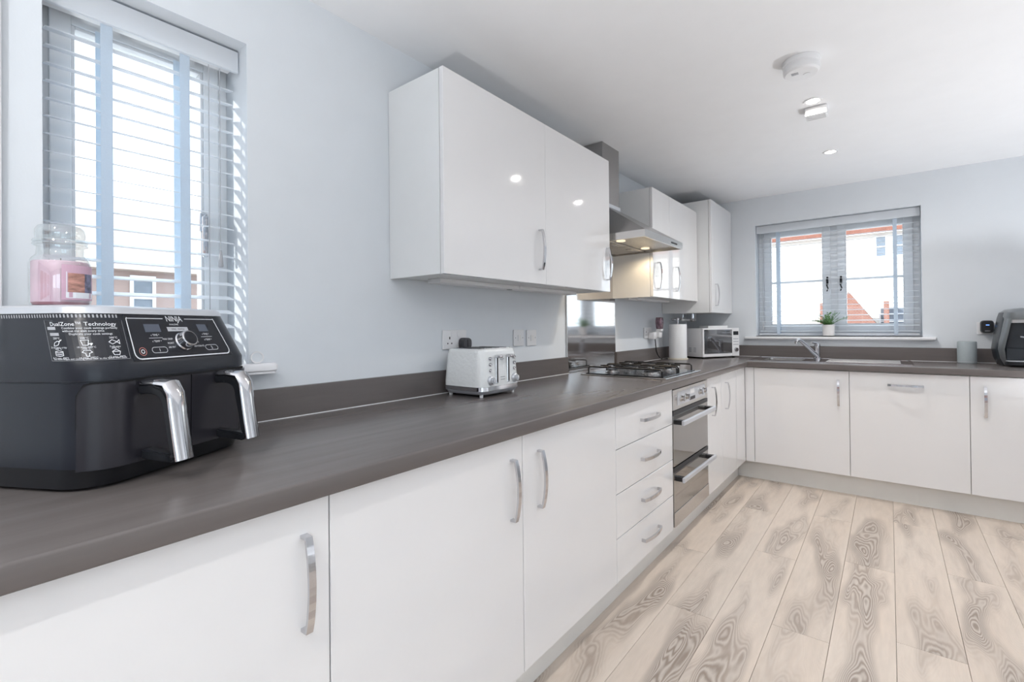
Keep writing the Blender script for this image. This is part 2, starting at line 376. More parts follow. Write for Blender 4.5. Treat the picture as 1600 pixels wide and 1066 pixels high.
# the rest of the room behind the camera: right wall, near wall with wide garden doors
W4 = (-2.4, -0.5, 0.02, 2.08)
bm = B(); holed_wall(bm, YN - .2, L, -0.06, ZC, W4, lambda b, p, q, r, s: box(b, XR, XR + 0.2, p, q, r, s)); obj('wall_right', bm, m_wall, kind='structure')
W3 = (0.5, 3.1, 0.02, 2.10)
bm = B(); holed_wall(bm, 0.0, XR, -0.06, ZC, W3, lambda b, p, q, r, s: box(b, p, q, YN - 0.2, YN, r, s)); obj('wall_near', bm, m_wall, kind='structure')
for nme, (a, b_, c, d), ax in (('window_3', W3, 'y'), ('window_4', W4, 'x')):
    e = struct_empty(nme)
    n = 3 if ax == 'y' else 2
    for k in range(n):
        p, q = a + (b_ - a) * k / n, a + (b_ - a) * (k + 1) / n
        bm = B(); bg_ = B()
        def bx(bm_, u0, u1, z0, z1, t0, t1):
            if ax == 'y': box(bm_, u0, u1, YN - 0.14 + t0, YN - 0.14 + t1, z0, z1)
            else: box(bm_, XR + 0.07 + t0, XR + 0.07 + t1, u0, u1, z0, z1)
        bx(bm, p, p + .06, c, d, 0, .06); bx(bm, q - .06, q, c, d, 0, .06); bx(bm, p + .06, q - .06, c, c + .06, 0, .06); bx(bm, p + .06, q - .06, d - .06, d, 0, .06)
        fr = obj('door_frame', bm, m_upvc, e); bx(bg_, p + .06, q - .06, c + .06, d - .06, .028, .032); obj('glass_pane', bg_, m_pane, e)
# slim white casing at the extreme left of the window wall
obj('trim_1', box(B(), 0.0, 0.022, -0.06, 0.053, 1.02, ZC, 0.002), m_white, kind='structure')

# ------------------------------------------------------------------ windows
def casement(parent, P, a0, a1, z0, z1, t0, fw=0.045, bar=None, name='sash'):
    """P(bm, a0,a1, t0,t1, z0,z1) adds a box; a along the wall, t depth from the room to outside"""
    bm = B()
    P(bm, a0, a0 + fw, t0, t0 + .05, z0, z1); P(bm, a1 - fw, a1, t0, t0 + .05, z0, z1)
    P(bm, a0 + fw, a1 - fw, t0, t0 + .05, z0, z0 + fw); P(bm, a0 + fw, a1 - fw, t0, t0 + .05, z1 - fw, z1)
    s = obj(name, bm, m_upvc, parent)
    bm = B(); bw = 0.008
    P(bm, a0 + fw, a0 + fw + bw, t0 + .004, t0 + .04, z0 + fw, z1 - fw); P(bm, a1 - fw - bw, a1 - fw, t0 + .004, t0 + .04, z0 + fw, z1 - fw)
    P(bm, a0 + fw + bw, a1 - fw - bw, t0 + .004, t0 + .04, z0 + fw, z0 + fw + bw); P(bm, a0 + fw + bw, a1 - fw - bw, t0 + .004, t0 + .04, z1 - fw - bw, z1 - fw)
    obj('glazing_bead', bm, m_white, s)
    bm = B(); P(bm, a0 + fw, a1 - fw, t0 + .024, t0 + .028, z0 + fw, z1 - fw); obj('glass_pane', bm, m_pane, s)
    if bar:
        bm = B(); P(bm, a0 + fw, a1 - fw, t0 + .018, t0 + .034, bar - .009, bar + .009); obj('glazing_bar', bm, m_upvc, s)
    return s
win1 = struct_empty('window_1', (0, 0, 0), 'narrow white framed window in the left wall')
P1 = lambda bm, a0, a1, t0, t1, z0, z1: box(bm, -t1, -t0, a0, a1, z0, z1, 0.0015)
bm = B(); y0, y1, z0, z1 = W1
for a in ((y0, y0 + .036, z0, z1), (y1 - .036, y1, z0, z1), (y0 + .036, y1 - .036, z0, z0 + .036), (y0 + .036, y1 - .036, z1 - .036, z1)): P1(bm, a[0], a[1], .15, .22, a[2], a[3])
obj('outer_frame', bm, m_upvc, win1)
s1 = casement(win1, P1, y0 + .030, y1 - .030, z0 + .030, z1 - .030, .135, 0.042)
bm = B(); box(bm, -.145, -.128, y1 - .085, y1 - .065, 1.50, 1.56, .003); box(bm, -.128, -.112, y1 - .082, y1 - .068, 1.42, 1.55, .004); obj('handle', bm, m_chrome, s1)
bm = B(); box(bm, -.15, 0.0, y0, y1, 1.057, 1.0805); obj('sill_board', bm, m_sill, win1)
bm = B(); loft(bm, [rrect(-0.002, .044, y0 - .06, .640, .018, z) for z in (1.060, 1.066)] + [rrect(-0.002, .048, y0 - .06, .645, .020, z) for z in (1.070, 1.084)] + [rrect(-0.002, .044, y0 - .06, .640, .018, 1.091)])
obj('window_sill', bm, m_sill, win1, smooth=True)

win2 = struct_empty('window_2', (0, 0, 0), 'two casement white window above the sink')
P2 = lambda bm, a0, a1, t0, t1, z0, z1: box(bm, a0, a1, L + .03 + t0, L + .03 + t1, z0, z1, 0.0015)
bm = B(); x0, x1, z0, z1 = W2
for a in ((x0, x0 + .055, z0, z1), (x1 - .055, x1, z0, z1), (x0 + .055, x1 - .055, z0, z0 + .05), (x0 + .055, x1 - .055, z1 - .055, z1), (1.150, 1.215, z0 + .05, z1 - .055)): P2(bm, a[0], a[1], .12, .19, a[2], a[3])
obj('outer_frame', bm, m_upvc, win2)
for a0, a1, hx in ((x0 + .045, 1.158, 1.135), (1.207, x1 - .045, 1.230)):
    s = casement(win2, P2, a0, a1, z0 + .04, z1 - .045, .105, .052, bar=1.562)
    bm = B(); box(bm, hx - .007, hx + .007, L + .126, L + .136, 1.52, 1.59, .003); box(bm, hx - .008, hx + .008, L + .112, L + .127, 1.545, 1.575, .003)
    tube(bm, [(hx, L + .116, 1.555), (hx - .004, L + .112, 1.52), (hx + .005, L + .112, 1.49), (hx - .003, L + .112, 1.465)], [.006, .005, .005, .004])
    obj('handle', bm, m_black, s)
bm = B(); box(bm, x0, x1, L, L + .15, 1.070, 1.0955); obj('sill_board', bm, m_sill, win2)
bm = B(); loft(bm, [rrect(.528, 1.806, L - .050, L + .002, .010, z) for z in (1.066, 1.069)] + [rrect(.524, 1.810, L - .055, L + .002, .012, z) for z in (1.072, 1.084)] + [rrect(.528, 1.806, L - .050, L + .002, .010, 1.088)])
obj('window_sill', bm, m_sill, win2, smooth=True)

# ------------------------------------------------------------------ blinds
def blind(name, label, loc, rotz, wd, z0, z1, tapes, cords, grp, tilt_):
    """local: X along the window from its left end, Y towards the glass, Z up from loc"""
    t = thing(name, label, 'blind', loc, rotz, grp)
    h = z1 - z0
    obj('valance', box(B(), 0.0, wd, -0.012, 0.0, h - 0.066, h, 0.002), m_slat, t)
    obj('headrail', box(B(), 0.008, wd - .008, 0.004, 0.050, h - 0.050, h - 0.004, 0.001), m_white, t)
    bm = B()
    for sx in (0.012, wd - 0.012):
        pass
    n = int((h - 0.066 - 0.03) / 0.0435)
    sm = B(); pts = []
    for k in range(7):
        yy = -0.024 + 0.048 * k / 6; pts.append((0, yy, 0.0025 * (1 - (yy / .024) ** 2)))
    sweep(sm, [(0.010, 0, 0), (wd - .010, 0, 0)], (0, 1, 0), 0.046, 0.0026)
    bmesh.ops.recalc_face_normals(sm, faces=sm.faces[:])
    me = bpy.data.meshes.new('slat'); sm.to_mesh(me); sm.free(); me.materials.append(m_slat)
    for k in range(n):
        o = obj('slat', me, None, t, loc=(0, 0.027, 0.034 + 0.0435 * k)); o.rotation_euler = (radians(tilt_), 0, 0)
    obj('bottom_rail', box(B(), 0.010, wd - .010, 0.004, 0.050, 0.002, 0.014, 0.003), m_slat, t)
    for tx in tapes:
        obj('ladder_tape', box(B(), tx - .0125, tx + .0125, -0.0005, 0.0008, 0.006, h - 0.066), m_tape, t)
        obj('ladder_tape', box(B(), tx - .0125, tx + .0125, 0.0532, 0.0545, 0.006, h - 0.066), m_tape, t)
    for cx, zb in cords:
        c = obj('pull_cord', tube(B(), [(cx, -0.006, h - 0.07), (cx, -0.006, zb + .05)], 0.0012, 6), m_grey, t)
        obj('cord_tassel', lathe(B(), [(.0025, .052), (.004, .045), (.0075, .004), (.0065, 0)], (cx, -0.006, zb), 12), m_grey, c, smooth=True)
    return t
blind('venetian_blind', 'white venetian blind in the narrow window behind the air fryer', (-0.060, 0.124, 1.086), radians(90), 0.444, 1.086, 2.062, (0.125, 0.302), ((0.362, 0.055), (0.392, 0.30)), 'white slatted window blinds', 14)
blind('venetian_blind', 'white venetian blind in the wide window above the sink', (0.616, L + 0.046, 1.099), 0, 1.114, 1.099, 2.066, (0.165, 0.965), ((0.045, 0.06),), 'white slatted window blinds', 5)

# ================================================================== BASE UNITS
def bow_handle(parent, x, z, vertical=True, ln=0.176, wd=0.014, out=0.030):
    pts = []; n = 12
    pts.append((0, -0.0))
    for k in range(n + 1):
        s = -1 + 2 * k / n
        pts.append((s * ln / 2, -(out - 0.012 * s * s)))
    pts.append((0, 0))
    bm = B()
    path = [(-ln / 2, 0.001)] + pts[1:-1] + [(ln / 2, 0.001)]
    P = [(x, o_, z + a) if vertical else (x + a, o_, z) for a, o_ in path]
    wds = [wd] * len(P)
    sweep(bm, P, (1, 0, 0) if vertical else (0, 0, 1), wds, 0.0065)
    return obj('handle', bm, m_chrome, parent, label='chrome bow handle')
def door(parent, x0, x1, z0, z1, name='door', g=0.0015):
    bm = box(B(), x0 + g, x1 - g, 0, 0.019, z0 + g, z1 - g, 0.0012)
    return obj(name, bm, m_gloss, parent)
def carcass(parent, wd, depth, z0, z1, name='carcass', top=True):
    bm = B(); t = 0.018
    box(bm, 0.0005, t, .0205, depth, z0, z1); box(bm, wd - t, wd - .0005, .0205, depth, z0, z1)
    box(bm, t, wd - t, .0205, depth, z0, z0 + t); box(bm, t, wd - t, depth - .01, depth, z0 + t, z1)
    if top: box(bm, t, wd - t, .0205, depth - .01, z1 - t, z1)
    return obj(name, bm, m_carc, parent)
R90 = radians(90)
ZD = ZB - 0.004
def base_unit(label, loc, rotz, wd, doors, grp='white gloss base cabinets', depth=0.55, cat='cabinet', name='base_cabinet', top=True):
    t = thing(name, label, cat, loc, rotz, grp)
    carcass(t, wd, depth, ZP + .002, ZB - .002, top=top)
    for x0, x1, hx, ht in doors:
        d = door(t, x0, x1, ZP, ZD)
        if ht == 'v': bow_handle(d, hx, 0.713)
        elif ht == 'h': bow_handle(d, hx, 0.787, vertical=False)
    return t
base_unit('white gloss base cabinet with one door below the air fryer, at the near left', (D, -0.19, 0), R90, 0.636, [(0, 0.636, 0.582, 'v')])
base_unit('wide white gloss base cabinet with two doors and central chrome handles', (D, 0.446, 0), R90, 1.2696, [(0, 0.6395, 0.584, 'v'), (0.6395, 1.2696, 0.722, 'v')])
# drawer unit
t = thing('drawer_cabinet', 'white gloss unit of four drawers left of the oven', 'cabinet', (D, 1.7156, 0), R90)
carcass(t, .6493, .55, ZP + .002, ZB - .002)
zz = [ZP, 0.322, 0.503, 0.686, ZD]
for k in range(4):
    d = door(t, 0, .6493, zz[k], zz[k + 1], 'drawer'); bow_handle(d, .345, (zz[k] + zz[k + 1]) / 2 - (.0 if k < 3 else .005), vertical=False, ln=.19)
base_unit('narrow white gloss base cabinet with two slim doors right of the oven', (D, 2.9655, 0), R90, 0.7105, [(0, .3278, .100, 'v'), (.3278, .7105, .410, 'v')])
tag(obj('corner_filler', box(B(), D - .019, D, 3.6775, 3.939, ZP, ZD, .001), m_gloss), 'white gloss filler panel in the corner, beside the slim doors', 'filler panel')
tag(obj('corner_filler', box(B(), D + .0015, .7205, YD, YD + .019, ZP, ZD, .001), m_gloss), 'white gloss filler strip in the corner, left of the sink cabinet', 'filler panel')
base_unit('white gloss base cabinet under the sink, handle at its right', (.7219, YD, 0), 0, .5968, [(0, .5968, .535, 'v')], top=False)
base_unit('white integrated dishwasher front with horizontal chrome handle', (1.3187, YD, 0), 0, .6017, [(0, .6017, .298, 'h')], grp=None, cat='dishwasher', name='integrated_dishwasher')
base_unit('white gloss base cabinet at the right edge, below the coffee machine', (1.9204, YD, 0), 0, .60, [(0, .60, .067, 'v')])
tag(obj('plinth', box(B(), PX - .018, PX, -0.19, YP - .0005, 0.0, ZP - .001, .001), m_plinth), 'long pale grey plinth under the drawers and oven run', 'plinth')
tag(obj('plinth', box(B(), PX + .001, 2.52, YP, YP + .018, 0.0, ZP - .001, .001), m_plinth), 'pale grey plinth under the sink and dishwasher run', 'plinth')

# ------------------------------------------------------------------ worktop
wt = thing('worktop', 'dark grey timber effect L shaped worktop with matching upstand', 'worktop', (0, 0, ZB))
HX = (0.745, 1.020); HY = (4.125, 4.425)
bm = cells(B(), [0.001, W], [-0.19, L - .001], lambda i, j: True, 0, ZT - ZB)
es = [e for e in bm.edges if all(abs(v.co.x - W) < 1e-5 for v in e.verts) and abs(e.verts[0].co.z - e.verts[1].co.z) < 1e-6]
bmesh.ops.bevel(bm, geom=es, offset=.005, segments=3, affect='EDGES', profile=.5)
obj('left_surface', bm, m_wt, wt, smooth=True)
bm = cells(B(), [W, HX[0], HX[1], 2.54], [YW, HY[0], HY[1], L - .001], lambda i, j: not (i == 1 and j == 1), 0, ZT - ZB)
es = [e for e in bm.edges if all(abs(v.co.y - YW) < 1e-5 for v in e.verts) and abs(e.verts[0].co.z - e.verts[1].co.z) < 1e-6]
bmesh.ops.bevel(bm, geom=es, offset=.005, segments=3, affect='EDGES', profile=.5)
obj('return_surface', bm, m_wtb, wt, smooth=True)
UT = 1.009 - ZB; ZS = ZT - ZB
obj('upstand', box(B(), .001, .018, -0.19, 2.3995, ZS, UT, .0012), m_wt, wt)
obj('upstand', box(B(), .001, .018, 3.054, L - .019, ZS, UT, .0012), m_wt, wt)
obj('upstand', box(B(), .001, 2.54, L - .018, L - .001, ZS, UT, .0012), m_wtb, wt)
for a in ((.018, .0205, -.19, 2.3995), (.018, .0205, 3.054, L - .02), (.02, 2.54, L - .0205, L - .018)):
    obj('silicone_seal', box(B(), a[0], a[1], a[2], a[3], ZS, ZS + .0025), m_white, wt)

# ------------------------------------------------------------------ splashback
t = thing('splashback', 'brushed stainless steel splashback behind the gas hob', 'splashback', (0, 2.40, ZT))
obj('sheet', box(B(), .001, .007, 0.006, .6535, .0015, .775, .001), m_splash, t)
obj('edge_trim', box(B(), .001, .010, -.002, .006, .0015, .775, .001), m_steel, t)

# ================================================================== WALL UNITS
def wall_unit(label, y0, y1, z0, z1, xf, doors, hz, grp='white gloss wall cabinets'):
    t = thing('wall_cabinet', label, 'cabinet', (xf, y0, z0), R90, grp)
    wd = y1 - y0; h = z1 - z0
    bm = B(); d = xf - .0015
    box(bm, 0.0005, .018, .0215, d, 0.0, h - .002, .0008); box(bm, wd - .018, wd - .0005, .0215, d, 0, h - .002, .0008)
    box(bm, .018, wd - .018, .0215, d, .006, .024); box(bm, .018, wd - .018, .0215, d, h - .02, h - .002); box(bm, .018, wd - .018, d - .008, d, .024, h - .02)
    obj('carcass', bm, m_carc, t)
    for x0, x1, hx in doors:
        dd = door(t, x0, x1, -.001, h, g=.0006 if wd > 1 else .0015); bow_handle(dd, hx, hz - z0)
    return t
t = wall_unit('wide white gloss wall cabinet with two doors above the toaster', 1.1008, 2.3811, 1.3876, 2.1265, .3077, [(0, .6402, .588), (.6402, 1.2803, 1.243)], 1.540)
for a, b_ in ((.14, .66), (.665, 1.20)):
    st = obj('light_strip', box(B(), a, b_, .17, .245, -.012, .006, .003), m_white, t)
    obj('switch_rocker', box(B(), b_ - .05, b_ - .03, .19, .21, -.015, -.012, .001), m_grey, st)
t = wall_unit('white gloss wall cabinet with two slim doors right of the hood', 3.0187, 3.9655, 1.3876, 2.1265, .3028, [(0, .3189, .085), (.3189, .9468, .437)], 1.535)
obj('light_strip', box(B(), .10, .70, .15, .225, -.010, .006, .003), m_white, t)
t = wall_unit('deep white gloss corner cupboard with one door, nearest the sink window', 3.967, L - .002, 1.2942, 2.2171, .4149, [(0, .629, .100)], 1.442)
pp = obj('boiler_pipe', tube(B(), [(.12, .28, .01), (.12, .28, -.02), (.10, .28, -.045), (.02, .34, -.05)], .009, 8), m_chrome, t, smooth=True)
obj('boiler_pipe', tube(B(), [(.20, .22, .01), (.20, .22, -.05)], .011, 8), m_chrome, t, smooth=True)
obj('boiler_pipe', tube(B(), [(.40, .26, .01), (.40, .26, -.055), (.06, .26, -.055)], .008, 8), m_white, t, smooth=True)
obj('valve_body', lathe(B(), [(.013, -.02), (.016, -.005), (.016, .005), (.013, .02)], (.20, .22, -.055), 12, 'y'), m_chrome, t, smooth=True)

# ------------------------------------------------------------------ cooker hood
hd = thing('cooker_hood', 'stainless steel chimney cooker hood with warm lamps on', 'cooker hood', (0, 2.42, 1.683))
HW = .602; HXF = .50
bm = B(); loft(bm, [[(.002, 0, .040), (HXF, 0, .040), (HXF, HW, .040), (.002, HW, .040)], [(.002, .115, .245), (.190, .115, .245), (.190, .345, .245), (.002, .345, .245)]])
obj('canopy', bm, m_hood, hd)
lip = obj('lip', cells(B(), [.002, .012, HXF - .010, HXF], [0, .010, HW - .010, HW], lambda i, j: not (i == 1 and j == 1), 0, .040), m_steel, hd)
obj('control_buttons', box(B(), HXF, HXF + .002, .40, .50, .014, .024, .001), m_black, lip)
chim = obj('chimney', box(B(), .002, .187, .118, .342, .245, ZC - 1.683 - .0005, .001), m_hood, hd)
obj('chimney_collar', box(B(), .002, .192, .112, .348, .245, .268, .001), m_silver, chim)
obj('under_panel', box(B(), .0125, HXF - .0105, .0105, HW - .0105, .016, .022), m_filter, hd)
for a, b_ in ((.03, .295), (.307, .572)):
    f_ = obj('grease_filter', box(B(), .05, .255, a, b_, .008, .016, .002), m_filter, hd)
    obj('filter_latch', box(B(), .20, .235, (a + b_) / 2 - .04, (a + b_) / 2 + .04, .004, .008, .001), m_steel, f_)
for yy in (.12, .48):
    lp = obj('hood_lamp', lathe(B(), [(.026, .016), (.026, .010), (.020, .009)], (.30, yy, 0), 16), m_hlamp, hd)
    ld = bpy.data.lights.new('hood_lamp_light', 'SPOT'); ld.energy = 3.6; ld.color = (1.0, .78, .50); ld.spot_size = radians(165); ld.spot_blend = .6; ld.shadow_soft_size = .025
    lo = bpy.data.objects.new('hood_lamp_light', ld); C.objects.link(lo); lo.location = (.30, 2.42 + yy, 1.683 + .004)

# ================================================================== OVEN AND HOB
ov = thing('double_oven', 'built in stainless double oven with mirror glass doors', 'oven', (D, 2.3665, 0), R90)
OW = .597
obj('casing', box(B(), .004, OW - .004, .0185, .54, ZP + .004, ZB - .006), m_steel, ov)
fp = obj('control_panel', box(B(), .002, OW - .002, -.004, .018, .752, ZB - .010, .002), m_steel, ov)
obj('inset_plate', box(B(), .062, OW - .062, -.006, -.004, .772, .842, .001), m_silver, fp)
for kx in (.11, .185, .425, .495):
    kb = obj('control_knob', lathe(B(), [(.018, -.006), (.018, -.010), (.014, -.012), (.012, -.024), (.0, -.025)], (kx, 0, .807), 18, 'y', cap=False), m_steel, fp, smooth=True)
    obj('knob_grip', box(B(), kx - .0035, kx + .0035, -.031, -.024, .792, .822, .001), m_chrome, kb)
obj('display', box(B(), .265, .335, -.0072, -.006, .812, .838), m_lcd if False else m_white, fp)
obj('button_strip', box(B(), .255, .345, -.0085, -.006, .778, .796, .001), m_black, fp)
for z0_, z1_, nm in ((.462, .748, 'upper_door'), (.152, .456, 'lower_door')):
    dr = obj(nm, box(B(), .003, OW - .003, -.003, .018, z0_, z1_, .002), m_mirror, ov)
    hz = z1_ - .055 if nm == 'upper_door' else z1_ - .055
    for bx0 in (.02, OW - .055):
        obj('handle_bracket', box(B(), bx0, bx0 + .035, -.042, -.003, hz - .012, hz + .010, .002), m_black, dr)
    obj('handle', box(B(), .012, OW - .012, -.056, -.042, hz - .014, hz + .012, .003), m_silver, dr)
    obj('door_top_rail', box(B(), .003, OW - .003, -.0035, .0, z1_ - .022, z1_, .0005), m_black, dr)
obj('lower_trim', box(B(), .003, OW - .003, -.006, -.003, .152, .226, .001), m_steel, ov)

hb = thing('gas_hob', 'stainless steel gas hob with black pan supports', 'hob', (.115, 2.372, ZT))
HBX, HBY = .510, .588
obj('steel_tray', box(B(), 0, HBX, 0, HBY, .0005, .006, .002), m_steel, hb)
obj('black_hob_plate', box(B(), .022, HBX - .022, .022, HBY - .045, .006, .011, .002), m_enamel, hb)
burn = [(.13, .1485, .036), (.13, .4015, .045), (.37, .1485, .050), (.37, .4015, .030)]
for bx_, by_, br in burn:
    bo = obj('burner', lathe(B(), [(br + .006, .011), (br + .006, .016), (br * .8, .018), (br * .8, .024)], (bx_, by_, 0), 20), m_steel, hb, smooth=True)
    obj('burner_cap', lathe(B(), [(br * .78, .024), (br * .82, .027), (br * .78, .031), (br * .3, .032)], (bx_, by_, 0), 20), m_enamel, bo, smooth=True)
def grate(y0, y1):
    bm = B(); z = .047; x0, x1 = .035, HBX - .035; rr = .0046; ym = (y0 + y1) / 2
    for yy in (y0, y1):
        tube(bm, [(x0, yy, .011), (x0, yy, z - .008), (x0 + .008, yy, z), (x1 - .008, yy, z), (x1, yy, z - .008), (x1, yy, .011)], rr, 6)
    tube(bm, [((x0 + x1) / 2, y0, z), ((x0 + x1) / 2, y1, z)], rr, 6)
    for bx_ in (.13, .37):
        for ya, yb in ((y0, ym - .022), (ym + .022, y1)): tube(bm, [(bx_, ya, z), (bx_, yb, z)], rr, 6)
        for xa, xb in ((bx_ - .075, bx_ - .022), (bx_ + .022, bx_ + .075)): tube(bm, [(xa, ym, z), (xb, ym, z)], rr, 6)
    return obj('pan_support', bm, m_iron, hb, smooth=True)
grate(.035, .262); grate(.288, .515)
for k in range(5):
    kb = obj('gas_knob', lathe(B(), [(.017, .006), (.017, .012), (.014, .014), (.013, .028), (.0, .029)], (.14 + k * .058, HBY - .022, 0), 14, cap=False), m_steel, hb, smooth=True)

# ================================================================== SINK AND TAP
sk = thing('sink', 'stainless steel inset sink with drainer under the window', 'sink', (0, 0, ZT))
SX0, SX1, SY0, SY1 = .655, 1.665, 4.035, 4.500
bm = cells(B(), [SX0, HX[0] + .006, HX[1] - .006, SX1], [SY0, HY[0] + .006, HY[1] - .006, SY1], lambda i, j: not (i == 1 and j == 1), .0004, .0050)
obj('deck', bm, m_chrome, sk)
bm = B(); r0 = rrect(HX[0] + .006, HX[1] - .006, HY[0] + .006, HY[1] - .006, .03, .004); r1 = rrect(HX[0] + .012, HX[1] - .012, HY[0] + .012, HY[1] - .012, .03, -.15); r2 = rrect(HX[0] + .05, HX[1] - .05, HY[0] + .05, HY[1] - .05, .03, -.165)
loft(bm, [r0, r1, r2], cap=False); bm.faces.new([bm.verts.new(p) for p in r2]); obj('bowl', bm, m_steel, sk, smooth=True)
bm = B()
fr_ = [rrect(SX0 + .004, SX1 - .004, SY0 + .004, SY1 - .004, .02, z) for z in (.005, .0075)]; fi_ = [rrect(SX0 + .016, SX1 - .016, SY0 + .016, SY1 - .016, .015, z) for z in (.0075, .005)]
loft(bm, fr_ + fi_, cap=False); obj('raised_rim', bm, m_chrome, sk, smooth=True)
for k in range(9):
    yy = 4.10 + k * .042
    obj('drainer_ridge', box(B(), 1.17, 1.60, yy, yy + .014, .005, .0078, .0012), m_steel, sk)
obj('waste', lathe(B(), [(.04, .0), (.04, .002), (.02, .001)], (.88, 4.275, -.166), 16), m_chrome, sk, smooth=True)
tp = thing('mixer_tap', 'chrome mixer tap with upward angled spout behind the sink', 'tap', (1.085, 4.44, ZT + .0052))
obj('tap_body', lathe(B(), [(.027, 0), (.027, .006), (.021, .010), (.020, .085), (.022, .10), (.021, .118), (.012, .126)], (0, 0, 0), 20), m_chrome, tp, smooth=True)
sp = obj('spout', tube(B(), [(0, -.005, .026), (-.03, -.04, .06), (-.068, -.085, .108), (-.095, -.118, .142), (-.108, -.134, .152), (-.118, -.146, .150), (-.124, -.152, .138)], [.017, .0155, .0145, .0135, .013, .013, .0125], 12), m_chrome, tp, smooth=True)
obj('aerator', lathe(B(), [(.011, 0), (.011, .014)], (-.1255, -.1535, .124), 12), m_steel, sp, smooth=True)
lv = obj('lever', tube(B(), [(0, 0, .118), (-.015, -.03, .128), (-.03, -.06, .131)], [.012, .008, .007], 10), m_chrome, tp, smooth=True)

# ================================================================== AIR FRYER
FC = Vector((.462, .122, ZT)); fang = math.atan2(.883, -.47)
fy = thing('air_fryer', 'black dual drawer air fryer with chrome handles under the candle', 'air fryer', FC, fang)
FW, FD, FR = .395, .262, .070   # local X along the front (left to right), Y into the body
def f_inset(z):                  # front and side inset with height
    if z < .012: return .022 - z * .5
    if z < .045: return .016 * (1 - (z - .012) / .033)
    if z < .205: return 0.0
    if z < .222: return 0.0
    return .052 * (z - .222) / .108
def f_pt(s, z, off=0.0):
    """point on the body outline; s = 0 where the front-left curve meets the left side"""
    ins = f_inset(z); sd = ins * .35
    r = FR; al = r * pi / 2
    x0, x1, yf = sd, FW - sd, ins
    if s < 0: p = Vector((x0, yf + r - s, z)); n = Vector((-1, 0, 0))
    elif s < al:
        a = pi + s / r; p = Vector((x0 + r + r * cos(a), yf + r + r * sin(a), z)); n = Vector((cos(a), sin(a), 0))
    elif s < al + (FW - 2 * r):
        u = (s - al) / (FW - 2 * r); p = Vector((x0 + r + u * (x1 - x0 - 2 * r), yf, z)); n = Vector((0, -1, 0))
    elif s < 2 * al + FW - 2 * r:
        a = 1.5 * pi + (s - al - FW + 2 * r) / r; p = Vector((x1 - r + r * cos(a), yf + r + r * sin(a), z)); n = Vector((cos(a), sin(a), 0))
    else: p = Vector((x1, yf + r + (s - 2 * al - FW + 2 * r), z)); n = Vector((1, 0, 0))
    return p + n * off
AL = FR * pi / 2; SF = AL + FW - 2 * FR; SE = SF + AL; SM = AL + FW / 2 - FR
def f_ring(z, off=0.0, back=.0):
    ss = [-(FD - FR - .045)] + [0.0] + [AL * k / 8 for k in range(1, 9)] + [AL + (FW - 2 * FR) * k / 4 for k in range(1, 4)] + [SF + AL * k / 8 for k in range(0, 9)] + [SE + FD - FR - .045]
    pts = []
    for s in ss:
        if s <= -(FD - FR - .046): p = Vector((f_inset(z) * .35 - off, FD - .045, z))
        elif s >= SE + FD - FR - .046: p = Vector((FW - f_inset(z) * .35 + off, FD - .045, z))
        else: p = f_pt(s, z, off)
        pts.append(p)
    x0, x1 = f_inset(z) * .35 - off, FW - f_inset(z) * .35 + off
    for k in range(1, 7):
        a = radians(90 * k / 6); pts.append(Vector((x1 - .04 + .04 * cos(a), FD - .045 + .045 * sin(a) + off, z)))
    for k in range(0, 6):
        a = radians(90 + 90 * k / 6); pts.append(Vector((x0 + .04 + .04 * cos(a), FD - .045 + .045 * sin(a) + off, z)))
    return pts
obj('base', loft(B(), [f_ring(z) for z in (.006, .010, .014, .022, .034, .0435)]), m_black, fy, smooth=True)
obj('body', loft(B(), [f_ring(z) for z in (.0436, .050, .12, .1935)] + [f_ring(.194, -.003), f_ring(.197, -.003), f_ring(.1975)] + [f_ring(z) for z in (.222, .235, .262, .29, .318)]), m_fry, fy, smooth=True)
obj('top_lid', loft(B(), [f_ring(.3185, .002), f_ring(.330, .003), f_ring(.334, -.002)]), m_silver, fy, smooth=True)
for fx, fy_ in ((.06, .06), (FW - .06, .06), (.06, FD - .05), (FW - .06, FD - .05)):
    obj('rubber_foot', lathe(B(), [(.012, 0.0), (.014, .007)], (fx, fy_, 0), 12), m_black, fy)
def shell(s0, s1, z0, z1, t0, t1, n=16, rad=.0):
    bm = B(); outer = []; inner = []
    for k in range(n + 1):
        s = s0 + (s1 - s0) * k / n
        zt = z1; e = min(s - s0, s1 - s)
        if rad and s - s0 < rad: zt = z1 - rad + math.sqrt(max(0, rad * rad - (rad - (s - s0)) ** 2))
        outer.append((bm.verts.new(f_pt(s, z0, t1)), bm.verts.new(f_pt(s, zt, t1)))); inner.append((bm.verts.new(f_pt(s, z0, t0)), bm.verts.new(f_pt(s, zt, t0))))
    for k in range(n):
        a, b_, c, d = outer[k], outer[k + 1], inner[k], inner[k + 1]
        bm.faces.new((a[0], b_[0], b_[1], a[1])); bm.faces.new((c[0], c[1], d[1], d[0])); bm.faces.new((a[1], b_[1], d[1], c[1])); bm.faces.new((a[0], c[0], d[0], b_[0]))
    bm.faces.new((outer[0][0], outer[0][1], inner[0][1], inner[0][0])); bm.faces.new((outer[n][0], inner[n][0], inner[n][1], outer[n][1]))
    return bm
obj('drawer_gap_shade', shell(.028, SE - .038, .0375, .1945, -.004, .0012, 40, .022), m_gap, fy, smooth=True)  # black backing shell, paints the shade in the gaps round the drawers
